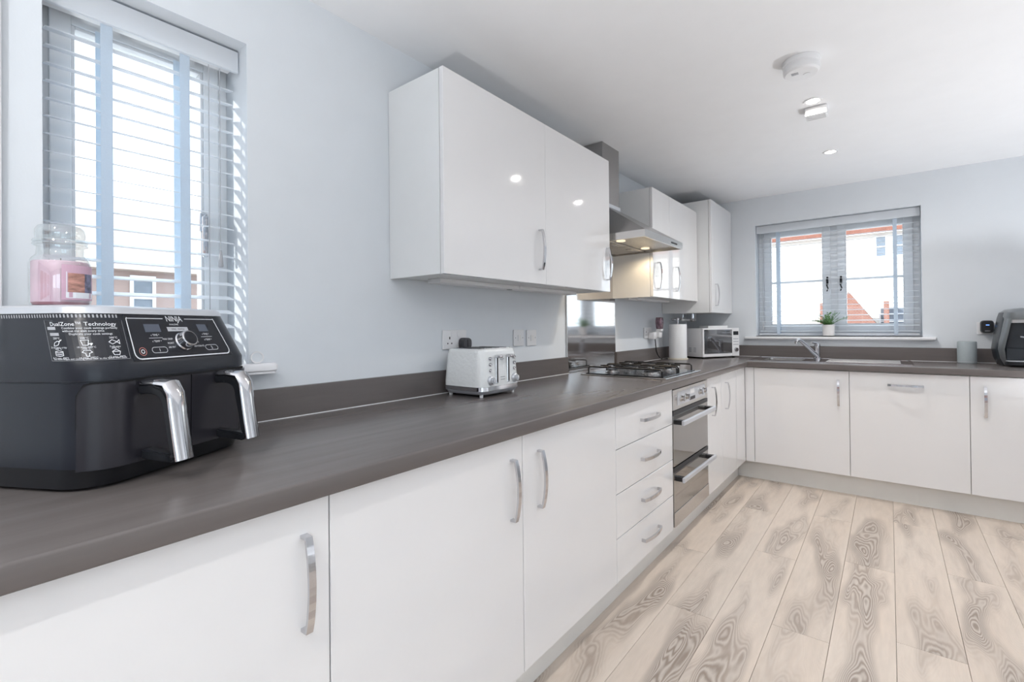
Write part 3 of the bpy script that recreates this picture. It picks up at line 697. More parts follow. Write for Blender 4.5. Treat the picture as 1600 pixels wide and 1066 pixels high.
for nm, s0, s1, sc_, rd in (('drawer', .031, SM - .0011, SM - .103, .022), ('drawer', SM + .0011, SE - .041, SM + .078, .0)):
    dr = obj(nm, shell(s0, s1, .0395, .1915, .0012, .0050, 28, rd), m_fryd, fy, smooth=True)
    hx = f_pt(sc_, .15).x
    # handle: black inner arms and grip with a chrome outer face
    path = [(-.004, .174), (-.030, .176), (-.052, .170), (-.060, .153), (-.070, .10), (-.079, .054), (-.070, .046), (-.040, .049), (-.004, .053)]
    bm = B(); sweep(bm, [(hx, a, b_) for a, b_ in path], (1, 0, 0), [.036, .036, .034, .030, .030, .030, .026, .024, .026], .017)
    bmesh.ops.bevel(bm, geom=bm.edges[:], offset=.003, segments=2, affect='EDGES')
    hd_ = obj('handle', bm, m_black, dr, smooth=True)
    bm = B(); n = 8
    front = [(-.010, .1845), (-.034, .186), (-.060, .183), (-.0695, .166), (-.0745, .13), (-.0805, .088), (-.0880, .043)]
    rings = []
    for i_, (a, b_) in enumerate(front):
        t_ = Vector((front[min(i_ + 1, 6)][0] - front[max(i_ - 1, 0)][0], front[min(i_ + 1, 6)][1] - front[max(i_ - 1, 0)][1])).normalized()
        nrm = Vector((t_.y, -t_.x)) * -1
        if nrm.x > 0 and i_ > 2: nrm = -nrm
        if i_ <= 2 and nrm.y < 0: nrm = -nrm
        wd_ = .0195 if i_ > 1 else .0185
        ring = []
        for q in range(n + 1):
            th = pi * q / n; ring.append((hx - wd_ * cos(th), a + nrm.x * .010 * sin(th), b_ + nrm.y * .010 * sin(th)))
        for q in range(n, -1, -1):
            th = pi * q / n; ring.append((hx - wd_ * .86 * cos(th), a + nrm.x * (.010 * sin(th) - .003), b_ + nrm.y * (.010 * sin(th) - .003)))
        rings.append(ring)
    loft(bm, rings); obj('handle_facing', bm, m_chrome, hd_, smooth=True, label='chrome outer face of the drawer handle')
# control panel
PS0, PS1 = AL + .006, SF - .002
pn = obj('control_panel', shell(PS0, PS1, .2275, .3175, -.002, .0012, 12), m_panel, fy)
fn = lambda s, z: f_pt(s, z, .0019)
bm = B(); r_ = .012
path = [(PS0 + .006, .311), (PS0 + .004, .309), (PS0 + .004, .231 + r_)] + [(PS0 + .004 + r_ - r_ * cos(radians(a)), .231 + r_ - r_ * sin(radians(a))) for a in (22, 45, 67, 90)] + [(PS1 - .004 - r_ + r_ * sin(radians(a)), .231 + r_ - r_ * cos(radians(a))) for a in (0, 22, 45, 67, 90)] + [(PS1 - .004, .311)]
add_strip(bm, path, .0022, fn)
pc = (PS0 + PS1) / 2
add_strip(bm, [(PS0 + .004, .3100), (pc - .030, .3100)], .0012, fn); add_strip(bm, [(pc + .030, .3100), (PS1 - .004, .3100)], .0012, fn)
obj('border_print', bm, m_print, pn)
bm = B(); add_text(bm, 'NINJA', .0165, fn, pc, .3045); obj('lettering', bm, m_print, pn, label='white brand lettering on the panel')
bm = B()
for cx_, sg in ((PS0 + .060, '1'), (PS1 - .052, '2')):
    add_text(bm, 'v TIME ^', .0058, fn, cx_, .2745); add_strip(bm, [(cx_ - .016, .2705), (cx_ + .016, .2705)], .0007, fn); add_text(bm, 'v TEMP ^', .0058, fn, cx_, .2620)
    bw_, bh = .017, .0055; zc_ = .2465
    ring = [(cx_ + sx * (bw_ - .005) + .0055 * cos(radians(a)) * 1, zc_ + .0055 * sin(radians(a))) for sx, aa in ((1, range(-90, 91, 30)), (-1, range(90, 271, 30))) for a in aa]
    add_strip(bm, ring + ring[:1], .0008, fn); add_text(bm, sg, .0085, fn, cx_, .2435)
for k, (a, b_) in enumerate((('MAX CRISP', 'BAKE'), ('ROAST', 'REHEAT'), ('AIR FRY', 'DEHYDRATE'))):
    add_text(bm, a, .0050, fn, pc - .024, .2660 - k * .0085, 'RIGHT'); add_text(bm, b_, .0050, fn, pc + .024, .2660 - k * .0085, 'LEFT')
add_text(bm, 'DUALZONE', .0045, fn, pc - .006, .2965)
ring = [(PS0 + .022 + .0035 * cos(radians(a)), .2450 + .0035 * sin(radians(a))) for a in range(0, 361, 40)]; add_strip(bm, ring, .0015, fn)
obj('button_print', bm, m_print, pn)
bm = B(); ring = [(PS0 + .022 + .0075 * cos(radians(a)), .2450 + .0075 * sin(radians(a))) for a in range(0, 361, 24)]; add_strip(bm, ring, .0010, fn); obj('power_button_ring', bm, m_redp, pn)
bm = B(); add_patch(bm, pc - .028, pc + .028, .2835, .2925, fn, 4); obj('sync_button', bm, m_silver, pn)
bm = B(); add_text(bm, 'SYNC   MATCH', .0050, lambda s, z: f_pt(s, z, .0024), pc, .2863); obj('button_lettering', bm, m_panel, pn)
for a, b_ in ((PS0 + .040, PS0 + .078), (PS1 - .066, PS1 - .038)):
    bm = B(); add_patch(bm, a, b_, .2825, .2985, fn, 3); obj('display', bm, m_lcd, pn)
# dial
dp = f_pt(pc, .2605); tilt = math.atan2(.052, .108)
dl = obj('dial', lathe(B(), [(.0205, 0), (.0205, .004), (.0185, .006), (.0180, .020), (.0165, .0215)], (0, 0, 0), 28), m_chrome, pn, smooth=True, label='chrome rotary dial')
dl.location = dp + Vector((0, -.001, 0)); dl.rotation_euler = (radians(90) - tilt, 0, 0)
dc = obj('dial_face', lathe(B(), [(.0150, .0216), (.0145, .0225), (.0, .0225)], (0, 0, 0), 28, cap=False), m_panel, dl, smooth=True)
# printed sticker on the curved left shoulder
ST0, ST1 = -.012, AL + .0005
stk = obj('instruction_sticker', shell(ST0, ST1, .2335, .3060, .0002, .0008, 14), m_panel, fy)
fs_ = lambda s, z: f_pt(s, z, .0014)
bm = B(); sc0 = (ST0 + ST1) / 2
add_strip(bm, [(ST0 + .001, .3055), (ST0 + .001, .2340), (ST1 - .001, .2340), (ST1 - .001, .3055)], .0005, fs_)
obj('sticker_outline', bm, m_grey, stk)
bm = B()
add_text(bm, 'DualZone\u2122 Technology', .0098, fs_, sc0, .2955)
add_text(bm, 'Combine your cook settings perfectly', .0052, fs_, sc0 + .010, .2897); add_text(bm, 'without the wait every time', .0052, fs_, sc0, .2845); add_text(bm, 'Duplicate your cook settings', .0052, fs_, sc0 + .010, .2790)
for q, (ix, iz) in enumerate([(a, b_) for b_ in (.2655, .2470) for a in (sc0 - .042, sc0, sc0 + .040)]):
    add_text(bm, '200\u00b0C', .0048, fs_, ix, iz + .0062)
    rr = .0048
    if q == 0:
        add_strip(bm, [(ix - .007, iz - .005), (ix - .005, iz + .000), (ix + .001, iz + .003), (ix + .004, iz + .001), (ix + .001, iz - .004), (ix - .004, iz - .0055), (ix - .007, iz - .005)], .0010, fs_); add_strip(bm, [(ix + .003, iz + .002), (ix + .008, iz + .005)], .0016, fs_)
    elif q == 1:
        add_strip(bm, [(ix - .006, iz + .004), (ix - .004, iz - .005), (ix + .003, iz - .005), (ix + .005, iz + .004), (ix - .006, iz + .004)], .0010, fs_); add_strip(bm, [(ix + .004, iz - .003), (ix + .009, iz - .002), (ix + .007, iz - .005)], .0018, fs_)
    elif q == 2:
        add_strip(bm, [(ix - .008, iz), (ix - .003, iz + .004), (ix + .004, iz), (ix + .008, iz + .004), (ix + .008, iz - .004), (ix + .004, iz), (ix - .003, iz - .004), (ix - .008, iz)], .0010, fs_)
    elif q == 3:
        for d_ in (-.004, -.001, .002): add_strip(bm, [(ix - .007, iz + d_), (ix, iz + d_ - .0012), (ix + .007, iz + d_)], .0010, fs_)
        add_strip(bm, [(ix - .007, iz - .004), (ix - .007, iz + .003), (ix, iz + .0045), (ix + .007, iz + .003), (ix + .007, iz - .004)], .0009, fs_)
    elif q == 4:
        add_strip(bm, [(ix - .002, iz - .006), (ix - .0025, iz - .001), (ix - .007, iz + .001), (ix - .004, iz + .0045), (ix + .004, iz + .0045), (ix + .007, iz + .001), (ix + .0025, iz - .001), (ix + .002, iz - .006), (ix - .002, iz - .006)], .0010, fs_)
    else:
        add_strip(bm, [(ix - .004, iz - .005), (ix - .006, iz + .001), (ix, iz + .005), (ix + .006, iz + .001), (ix + .004, iz - .005), (ix - .004, iz - .005)], .0010, fs_); add_strip(bm, [(ix - .006, iz + .001), (ix + .006, iz + .001)], .0010, fs_)
    add_text(bm, ('21-25 mins, crisp', '18 mins, 200\u00b0C', '7-10 mins', '8-12 mins, 400\u00b0F', '14 mins, 200\u00b0C', '12 mins, 400\u00b0F')[q], .0042, fs_, ix, iz - .0098)
add_text(bm, 'For more recipes and cooking times refer to the Quick Start Guide', .0040, fs_, sc0, .2355)
obj('sticker_lettering', bm, m_print, stk)
bm = B(); add_patch(bm, sc0 - .056, sc0 - .040, .2885, .2938, fs_, 2); add_patch(bm, sc0 - .053, sc0 - .036, .2778, .2830, fs_, 2); obj('sticker_tags', bm, m_grey, stk)
bm = B()
for k in range(46):
    s = -.125 + k * .0058
    if s > AL - .006: break
    add_patch(bm, s, s + .0026, .3105, .3165, lambda a, b_: f_pt(a, b_, .0006), 1)
obj('vent_slots', bm, m_grey, fy, kind='stuff')

# ------------------------------------------------------------------ candle jar on the air fryer
JX, JY, JZ = .252, .113, ZT + .3345
jr = thing('candle_jar', 'pink candle in a lidded glass jar on the air fryer', 'candle', (JX, JY, JZ))
RJ = .046
bm = B(); lathe(bm, [(.0, .001), (.038, .001), (RJ - .002, .003), (RJ, .010), (RJ, .083), (RJ - .003, .093), (RJ - .010, .101), (RJ - .011, .112), (RJ - .011, .1185)], (0, 0, 0), 40, cap=False)
obj('glass_body', bm, m_jar, jr, smooth=True)
bm = B(); lathe(bm, [(.0, .008), (RJ - .003, .008), (RJ - .003, .086), (RJ - .005, .088), (.0, .087)], (0, 0, 0), 40, cap=False); wx = obj('wax', bm, m_wax, jr, smooth=True)
bm = B(); lathe(bm, [(.0, .003), (RJ - .006, .003), (RJ - .003, .008), (.0, .0079)], (0, 0, 0), 40, cap=False); obj('wax_base', bm, m_waxd, jr, smooth=True)
obj('wick', tube(B(), [(0, 0, .087), (.001, 0, .096)], .001, 6), m_soil, wx)
bm = B(); lathe(bm, [(RJ - .010, .1190), (RJ - .0055, .1195), (RJ - .0045, .1215), (RJ - .0055, .1235), (RJ - .009, .1245), (RJ - .0055, .1255), (RJ - .0045, .128), (RJ - .0065, .131), (RJ - .010, .133), (RJ - .0085, .138), (RJ - .0085, .150), (RJ - .013, .1575), (RJ - .022, .160), (.0, .1605)], (0, 0, 0), 40, cap=False)
obj('glass_lid', bm, m_jar, jr, smooth=True)
ca = math.atan2(-.0768 - JY, 1.539 - JX)          # bearing of the room side the label faces
def jf(off): return lambda a, b_: Vector(((RJ + off) * cos(ca + .74 + a / RJ), (RJ + off) * sin(ca + .74 + a / RJ), b_))
lb = obj('jar_label', B(), m_lab1, jr) if False else None
bm = B(); add_patch(bm, -.033, .033, .012, .080, jf(.0006), 14); lb = obj('paper_label', bm, m_lab1, jr)
bm = B(); add_patch(bm, -.024, .004, .027, .064, jf(.0010), 8); obj('label_picture', bm, m_lab2, lb)
bm = B(); add_patch(bm, .004, .024, .027, .064, jf(.0010), 6); obj('label_picture', bm, m_lab3, lb)
bm = B(); add_strip(bm, [(-.026, .066), (-.026, .016), (.026, .016)], .0012, jf(.0012)); add_strip(bm, [(-.024, .0215), (.024, .0215)], .0105, jf(.0011)); obj('label_border', bm, m_print, lb)

# ================================================================== TOASTER
TC = (.272, 1.333, ZT)
to = thing('toaster', 'white embossed four slot toaster with chrome trim below the sockets', 'toaster', TC, R90)
TW, TD, TH = .262, .235, .198
def trr(z, i, r=.038): return rrect(i, TW - i, i, TD - i, r, z, 6)
obj('toaster_body', loft(B(), [trr(.043, .003), trr(.06, .003), trr(.12, .007), trr(.180, .012), trr(.192, .015), trr(.1955, .019)]), m_toast, to, smooth=True)
obj('chrome_band', loft(B(), [trr(.026, .0015), trr(.0265, .0005), trr(.0425, .0015), trr(.0428, .004)]), m_chrome, to, smooth=True)
obj('toaster_base', loft(B(), [trr(.010, .018), trr(.014, .010), trr(.0255, .004)]), m_grey, to, smooth=True)
for fx, fy_ in ((.03, .03), (TW - .03, .03), (.03, TD - .03), (TW - .03, TD - .03)):
    obj('foot', lathe(B(), [(.007, 0), (.008, .012)], (fx, fy_, 0), 10), m_white, to)
tpn = obj('top_plate', loft(B(), [trr(.1956, .030, .02), trr(.1975, .031, .02)]), m_chrome, to)
for sx in (.052, .100, .148, .196):
    obj('bread_slot', box(B(), sx, sx + .022, .05, TD - .045, .1976, .1982), m_black, tpn)
for k, lx in enumerate((.098, .172)):
    ty = .009
    sl = obj('lever_slot', box(B(), lx - .008, lx + .008, .0005, .012, .052, .170, .003), m_chrome, to)
    obj('slot_gap', box(B(), lx - .0035, lx + .0035, -.0005, .0008, .058, .160, .001), m_black, sl)
    obj('lever', box(B(), lx - .012, lx + .012, -.022, .004, .158, .171, .004, 2), m_chrome, sl)
for bx_ in (.058, .214):
    for bz in (.108, .132, .156):
        obj('button', lathe(B(), [(.0075, .012), (.0075, .002), (.0055, -.001), (.0, -.0012)], (bx_, 0, bz), 14, 'y', cap=False), m_chrome, to, smooth=True)
    kb = obj('browning_dial', lathe(B(), [(.020, .012), (.020, .000), (.017, -.004), (.013, -.006), (.012, -.014), (.0, -.015)], (bx_, 0, .068), 20, 'y', cap=False), m_silver, to, smooth=True)
    obj('dial_grip', box(B(), bx_ - .003, bx_ + .003, -.019, -.014, .056, .080, .001), m_chrome, kb)
for a_ in ((.122, .148, .002, .009, .066, .069), (.122, .148, .002, .009, .076, .079), (.124, .147, .005, .0095, .150, .154)): obj('trim_mark', box(B(), *a_), m_grey, to)

# ================================================================== SOCKETS, SWITCHES AND PLUGS
def faceplate(name, label, cat, loc, rotz, wd, h, kind, grp=None, skip=()):
    t = thing(name, label, cat, loc, rotz, grp)
    obj('plate', box(B(), 0, wd, -.009, -.001, 0, h, .002), m_white, t)
    if kind == 'socket':
        for k, cx in enumerate((wd * .27, wd * .73)):
            obj('rocker', box(B(), cx + (.008 if k == 0 else -.022), cx + (.022 if k == 0 else -.008), -.0115, -.009, h - .030, h - .008, .001), m_white, t)
            bm = B(); box(bm, cx - .003, cx + .003, -.0096, -.0088, h * .52, h * .52 + .011); box(bm, cx - .015, cx - .009, -.0096, -.0088, h * .27, h * .27 + .006); box(bm, cx + .009, cx + .015, -.0096, -.0088, h * .27, h * .27 + .006)
            if k not in skip: obj('pin_holes', bm, m_black, t)
    else:
        obj('rocker', box(B(), wd / 2 - .012, wd / 2 + .000, -.0125, -.009, h / 2 - .017, h / 2 + .015, .001), m_white, t)
        obj('rocker_edge', box(B(), wd / 2 + .002, wd / 2 + .013, -.0100, -.009, h / 2 - .014, h / 2 + .014, .0005), m_plinth, t)
        for cx in (.012, wd - .012): obj('screw', lathe(B(), [(.003, -.009), (.003, -.0098)], (cx, 0, h / 2), 10, 'y'), m_grey, t)
    return t
faceplate('wall_socket', 'white double wall socket just above the toaster', 'socket', (0, 1.376, 1.098), R90, .147, .086, 'socket', skip=(1,))
faceplate('light_switch', 'white fused switch, left of the pair beside the splashback', 'switch', (0, 1.879, 1.094), R90, .086, .086, 'switch', 'fused switches')
faceplate('light_switch', 'white fused switch, right of the pair beside the splashback', 'switch', (0, 1.994, 1.092), R90, .086, .086, 'switch', 'fused switches')
faceplate('wall_socket', 'white double wall socket between the hob and kitchen roll', 'socket', (0, 3.562, 1.092), R90, .147, .086, 'socket', skip=(1,))
faceplate('wall_socket', 'white double wall socket on the sink wall by the coffee machine', 'socket', (2.024, L, 1.108), 0, .147, .086, 'socket', skip=(0,))
pl = thing('smart_plug', 'rounded dark grey plug in the socket above the toaster', 'plug', (0, 1.497, 1.122), R90)
m_plug = mat('charcoal_plastic', (0.05, 0.05, 0.058), 0.5, var=0.05)
obj('plug_body', loft(B(), [[(.027 * cos(a) * (1 if abs(cos(a)) < .75 else .97), y, .024 * sin(a)) for a in [2 * pi * k / 24 for k in range(24)]] for y in (-.0092,)] + [[(.029 * s_ * (abs(cos(a)) ** .6) * (1 if cos(a) > 0 else -1), y, .026 * s_ * (abs(sin(a)) ** .6) * (1 if sin(a) > 0 else -1)) for a in [2 * pi * k / 24 for k in range(24)]] for y, s_ in ((-.014, 1.0), (-.034, 1.0), (-.042, .88))]), m_plug, pl, smooth=True)
obj('plug_ridge', box(B(), -.0012, .0012, -.0435, -.0415, -.018, .018), m_black, pl)
# plug adaptor with wax warmer and cable
ad = thing('plug_adaptor', 'white plug adaptor in the socket beside the kitchen roll', 'adaptor', (0, 3.665, 1.085), R90)
obj('adaptor_body', box(B(), -.03, .05, -.060, -.0095, 0.0, .055, .006, 2), m_white, ad, smooth=True)
obj('adaptor_side_block', box(B(), .018, .085, -.085, -.025, .010, .060, .008, 2), m_white, ad, smooth=True)
wm = thing('wax_warmer', 'iridescent bronze plug in wax warmer above the adaptor', 'wax warmer', (.075, 3.715, 1.147), R90)
obj('warmer_shade', loft(B(), [rrect(-.030 * k, .030 * k, -.024 * k, .024 * k, .012 * k, z, 5) for z, k in ((.018, .82), (.030, .95), (.07, 1.08), (.105, 1.0), (.112, .9))]), m_warm, wm, smooth=True)
obj('warmer_base', box(B(), -.026, .026, -.022, .022, -.001, .0178, .004, 2), m_white, wm, smooth=True)
tag(obj('power_cable', tube(B(), [(.055, 3.668, 1.084), (.056, 3.670, 1.06), (.056, 3.675, 1.035), (.054, 3.69, .99), (.05, 3.73, .955), (.045, 3.79, .925), (.045, 3.84, .9145)], .0042, 8), m_black, smooth=True), 'black power cable hanging from the adaptor to the worktop', 'cable')
# black device in the sink wall socket
al = thing('smart_speaker', 'small black plug in device with blue light on sink wall socket', 'speaker', (2.072, L - .010, 1.162), 0)
obj('device_body', loft(B(), [[(.034 * s_ * (abs(cos(a)) ** .45) * (1 if cos(a) > 0 else -1), y, .044 * s_ * (abs(sin(a)) ** .45) * (1 if sin(a) > 0 else -1)) for a in [2 * pi * k / 28 for k in range(28)]] for y, s_ in ((0, .92), (-.006, 1.0), (-.030, 1.0), (-.040, .9))]), m_black, al, smooth=True)
obj('indicator_light', box(B(), -.008, .010, -.0412, -.0398, .009, .015, .0005), m_led, al)
obj('front_mark', box(B(), -.013, .013, -.0412, -.0398, -.030, -.027), m_grey, al)

# ================================================================== KITCHEN ROLL, MICROWAVE
kr = thing('kitchen_roll_holder', 'upright kitchen roll holder with cream base left of microwave', 'holder', (.150, 3.92, ZT))
obj('holder_base', lathe(B(), [(.080, 0), (.082, .004), (.080, .010), (.02, .012)], (0, 0, 0), 28), m_woodbase, kr, smooth=True)
obj('holder_rod', lathe(B(), [(.007, .012), (.007, .325), (.012, .327), (.014, .337), (.010, .346), (.0, .348)], (0, 0, 0), 12, cap=False), m_chrome, kr, smooth=True)
kp = thing('kitchen_roll', 'white paper kitchen roll standing beside the microwave', 'kitchen roll', (.150, 3.92, ZT + .0125))
bm = B(); lathe(bm, [(.020, .0), (.071, .0), (.0715, .003), (.0715, .277), (.070, .280), (.020, .280), (.020, 0)], (0, 0, 0), 36, cap=False); obj('paper', bm, m_paper, kp, smooth=True)
obj('card_core', lathe(B(), [(.0195, .001), (.0195, .279), (.0175, .279), (.0175, .001)], (0, 0, 0), 24, cap=False), m_woodbase, kp, smooth=True)

mwang = math.atan2(.36, .20)
mw = thing('microwave', 'white microwave with mirrored door angled into the corner', 'microwave', (.31, 4.06, ZT), mwang)
MW, MD, MH = .411, .275, .255
mb = obj('cabinet_shell', box(B(), 0, MW, .018, MD, .012, MH, .004, 2), m_white, mw, smooth=True)
obj('door_frame', box(B(), 0, MW * .80, -.004, .0178, .012, MH, .004), m_white, mw)
obj('door_glass', box(B(), .012, MW * .80 - .004, -.0062, -.0042, .040, MH - .012, .0008), m_mwg, mw)
cp = obj('control_panel', box(B(), MW * .80 + .001, MW, -.004, .0178, .012, MH, .003), m_white, mw)
obj('display', box(B(), MW * .83, MW * .97, -.0055, -.004, MH - .060, MH - .028), m_black, cp)
for k in range(3):
    for q in range(3): obj('button', box(B(), MW * .83 + q * .0205, MW * .83 + q * .0205 + .016, -.0052, -.004, .110 + k * .024, .117 + k * .024), m_grey, cp)
obj('dial', lathe(B(), [(.020, -.004), (.019, -.012), (.016, -.018), (.0, -.0185)], (MW * .90, 0, .068), 20, 'y', cap=False), m_chrome, cp, smooth=True)
for q in range(3):
    for k in range(4): obj('vent_slot', box(B(), -.0006, .0006, .075 + q * .055, .105 + q * .055, .052 + k * .011, .057 + k * .011), m_grey, mb)
for fx, fy_ in ((.03, .03), (MW - .03, .03), (.03, MD - .03), (MW - .03, MD - .03)): obj('foot', lathe(B(), [(.012, 0), (.012, .0125)], (fx, fy_, 0), 10), m_black, mw)

bk = thing('flat_box', 'thin white box lying on top of the microwave', 'box', (.335, 4.34, ZT + MH + .0005), mwang)
obj('box_base', box(B(), -.13, .09, -.05, .05, 0, .012, .001), m_white, bk); obj('box_lid', box(B(), -.132, .092, -.052, .052, .0105, .020, .001), m_carc, bk)

# ================================================================== SINK WALL ITEMS
pt_ = thing('potted_plant', 'small green leafy plant in a pale pot on the sink window sill', 'plant', (1.150, L - .010, 1.0960))
pot = obj('pot', lathe(B(), [(.038, 0), (.040, .002), (.044, .088), (.042, .090), (.039, .088), (.038, .074), (.0, .074)], (0, 0, 0), 28, cap=False), m_pot, pt_, smooth=True)
obj('soil', lathe(B(), [(.0375, .0735), (.0, .078)], (0, 0, 0), 20, cap=False), m_soil, pt_)
bm = B(); rnd = random.Random(3)
for k in range(44):
    a = rnd.uniform(0, 2 * pi); el = rnd.uniform(.65, 1.4); ln = rnd.uniform(.08, .17)
    if sin(a) > .4: ln *= .45
    pts = []
    for q in range(6):
        u = q / 5; rr = .008 + ln * u * cos(el); zz_ = .076 + ln * u * sin(el) - ln * .30 * u * u
        pts.append(Vector((rr * cos(a), rr * sin(a) * (.18 if sin(a) > 0 else .6), zz_)))
    tube(bm, pts, .0010, 4)
    for q in range(1, 6):
        for sgn in (-1, 1):
            p = pts[q]; dr_ = (pts[q] - pts[q - 1]).normalized(); sd = dr_.cross(Vector((0, 0, 1))).normalized() * sgn
            l_ = rnd.uniform(.018, .030); tip = p + (sd * .8 + dr_ * .5 + Vector((0, 0, rnd.uniform(-.2, .4)))) * l_; mid = (p + tip) / 2; wv = dr_ * l_ * .28
            v = [bm.verts.new(c) for c in (p, mid + wv + Vector((0, 0, .002)), tip, mid - wv + Vector((0, 0, .002)))]
            bm.faces.new((v[0], v[1], v[2])); bm.faces.new((v[0], v[2], v[3]))
obj('foliage', bm, m_leaf, pt_, kind='stuff', label='fine trailing green leaves')

cn = thing('canister', 'grey blue cylindrical canister on the worktop beside coffee machine', 'canister', (1.962, 4.50, ZT))
obj('canister_shell', lathe(B(), [(.046, 0), (.050, .002), (.051, .006), (.051, .145), (.049, .150), (.046, .151), (.045, .147), (.044, .140), (.0, .140)], (0, 0, 0), 36, cap=False), m_can, cn, smooth=True)
obj('base_ring', lathe(B(), [(.0513, .010), (.0513, .0125)], (0, 0, 0), 36, cap=False), m_silver, cn, smooth=True)

cf = thing('coffee_machine', 'black and grey capsule coffee machine at the right edge', 'coffee machine', (2.105, 4.215, ZT), radians(6))
CW = .26
def crr(x0, x1, y0, y1, r, z): return rrect(x0, x1, y0, y1, r, z, 5)
obj('shell_back', loft(B(), [crr(.020, CW - .020, .07, .26, .04, .004), crr(.002, CW - .002, .06, .27, .05, .05), crr(-.006, CW + .006, .06, .275, .05, .11), crr(.006, CW - .006, .06, .275, .05, .20), crr(.022, CW - .022, .06, .27, .05, .31), crr(.030, CW - .030, .06, .26, .05, .345)]), m_coffee, cf, smooth=True)
obj('top_hood', loft(B(), [crr(.026, CW - .026, .0, .255, .05, .298), crr(.024, CW - .024, -.004, .26, .05, .318), crr(.030, CW - .030, .0, .26, .05, .345), crr(.055, CW - .055, .03, .24, .05, .366), crr(.10, CW - .10, .08, .20, .02, .372)]), m_coffeg, cf, smooth=True)
for sx in (-1, 1):
    cx_ = CW / 2
    bm = B(); rings = []
    for z, xo, yf in ((.004, .105, .055), (.05, .125, .035), (.11, .134, .022), (.16, .128, .012), (.22, .118, .004), (.305, .104, .0)):
        a, b_ = (cx_ + sx * xo, cx_ + sx * (xo - .014))
        rings.append([(a, .10, z), (a, yf + .02, z), (a - sx * .006, yf + .006, z), (b_, yf, z), (b_, .10, z)])
    loft(bm, rings); obj('side_cheek', bm, m_coffeg, cf, smooth=True)
obj('drip_tray', loft(B(), [crr(.030, CW - .030, .006, .10, .03, .002), crr(.020, CW - .020, -.006, .10, .035, .012), crr(.020, CW - .020, -.006, .10, .035, .034)]), m_black, cf, smooth=True)
obj('tray_edge', loft(B(), [crr(.019, CW - .019, -.008, .10, .035, .0345), crr(.019, CW - .019, -.008, .10, .035, .040)]), m_silver, cf, smooth=True)
obj('front_fascia', box(B(), .020, CW - .020, .040, .062, .041, .118, .003), m_coffee, cf)
obj('brew_head', loft(B(), [crr(.032, CW - .032, .012, .10, .02, .278), crr(.030, CW - .030, .006, .10, .02, .2975)]), m_silver, cf, smooth=True)
obj('spout', lathe(B(), [(.008, .225), (.010, .25), (.022, .262), (.028, .283)], (CW / 2, .045, 0), 18), m_chrome, cf, smooth=True)
bm = B(); tube(bm, [(.09, .0565, .190), (.105, .055, .187), (.120, .055, .192), (.135, .0565, .203), (.15, .0565, .200)], .0045, 8); obj('logo_mark', bm, m_silver, cf, smooth=True)

# small round clear-rimmed disc at the end of the left window sill
ds_ = thing('round_disc', 'small round white rimmed disc standing on the left window sill', 'disc', (.020, .588, 1.0915), radians(-12))
bm = B(); lathe(bm, [(.0145, -.003), (.0185, -.003), (.0185, .003), (.0145, .003), (.0145, -.003)], (0, 0, .0185), 32, 'x', cap=False); obj('rim', bm, m_white, ds_, smooth=True)
obj('disc_face', lathe(B(), [(.0146, -.001), (.0146, .001)], (0, 0, .0185), 32, 'x'), m_wall, ds_)

# ================================================================== CEILING FITTINGS
sa = thing('smoke_alarm', 'round white smoke alarm on the ceiling', 'smoke alarm', (1.258, 2.285, ZC))
obj('alarm_body', lathe(B(), [(.070, -.0005), (.070, -.020), (.066, -.024), (.066, -.030), (.068, -.032), (.067, -.050), (.060, -.057), (.020, -.059), (.0, -.059)], (0, 0, 0), 40, cap=False), m_white, sa, smooth=True)
obj('test_button', lathe(B(), [(.014, -.058), (.014, -.061), (.0, -.0612)], (.02, .01, 0), 18, cap=False), m_white, sa, smooth=True)
bm = B()
for k in range(4): box(bm, -.034, -.008, -.030 + k * .006, -.027 + k * .006, -.0594, -.0588)
obj('printed_mark', bm, m_grey, sa)
hx_ = thing('ceiling_sensor', 'small square white sensor box on the ceiling between downlights', 'sensor', (1.256, 2.860, ZC))
sb = obj('sensor_body', box(B(), -.048, .048, -.042, .042, -.044, -.0005, .004, 2), m_white, hx_, smooth=True)
bm = B()
for k in range(5): box(bm, -.040, .040, -.030 + k * .014, -.024 + k * .014, -.0465, -.044, .0005)
obj('grille', bm, m_white, hx_)
for k, yy in enumerate((3.655, 2.745, -.60, -1.60)):
    lab = ('recessed ceiling downlight nearest the sink wall', 'recessed ceiling downlight beside the smoke alarm', 'recessed ceiling downlight behind the viewer', 'recessed ceiling downlight furthest behind the viewer')[k]
    dn = thing('downlight', lab, 'downlight', (1.252, yy, ZC), 0, 'recessed ceiling downlights')
    obj('bezel', lathe(B(), [(.030, -.0005), (.030, -.004), (.041, -.005), (.042, -.0005)], (0, 0, 0), 32, cap=False), m_white, dn, smooth=True)
    obj('lamp_face', lathe(B(), [(.0298, -.0008), (.0298, -.0022), (.0, -.0024)], (0, 0, 0), 32, cap=False), m_lamp, dn)
    ld = bpy.data.lights.new('downlight_beam', 'SPOT'); ld.energy = LAMP_W; ld.color = (1.0, .97, .93); ld.spot_size = radians(168); ld.spot_blend = 1.0; ld.shadow_soft_size = .018
    lo = bpy.data.objects.new('downlight_beam', ld); C.objects.link(lo); lo.location = (1.252, yy, ZC - .010)

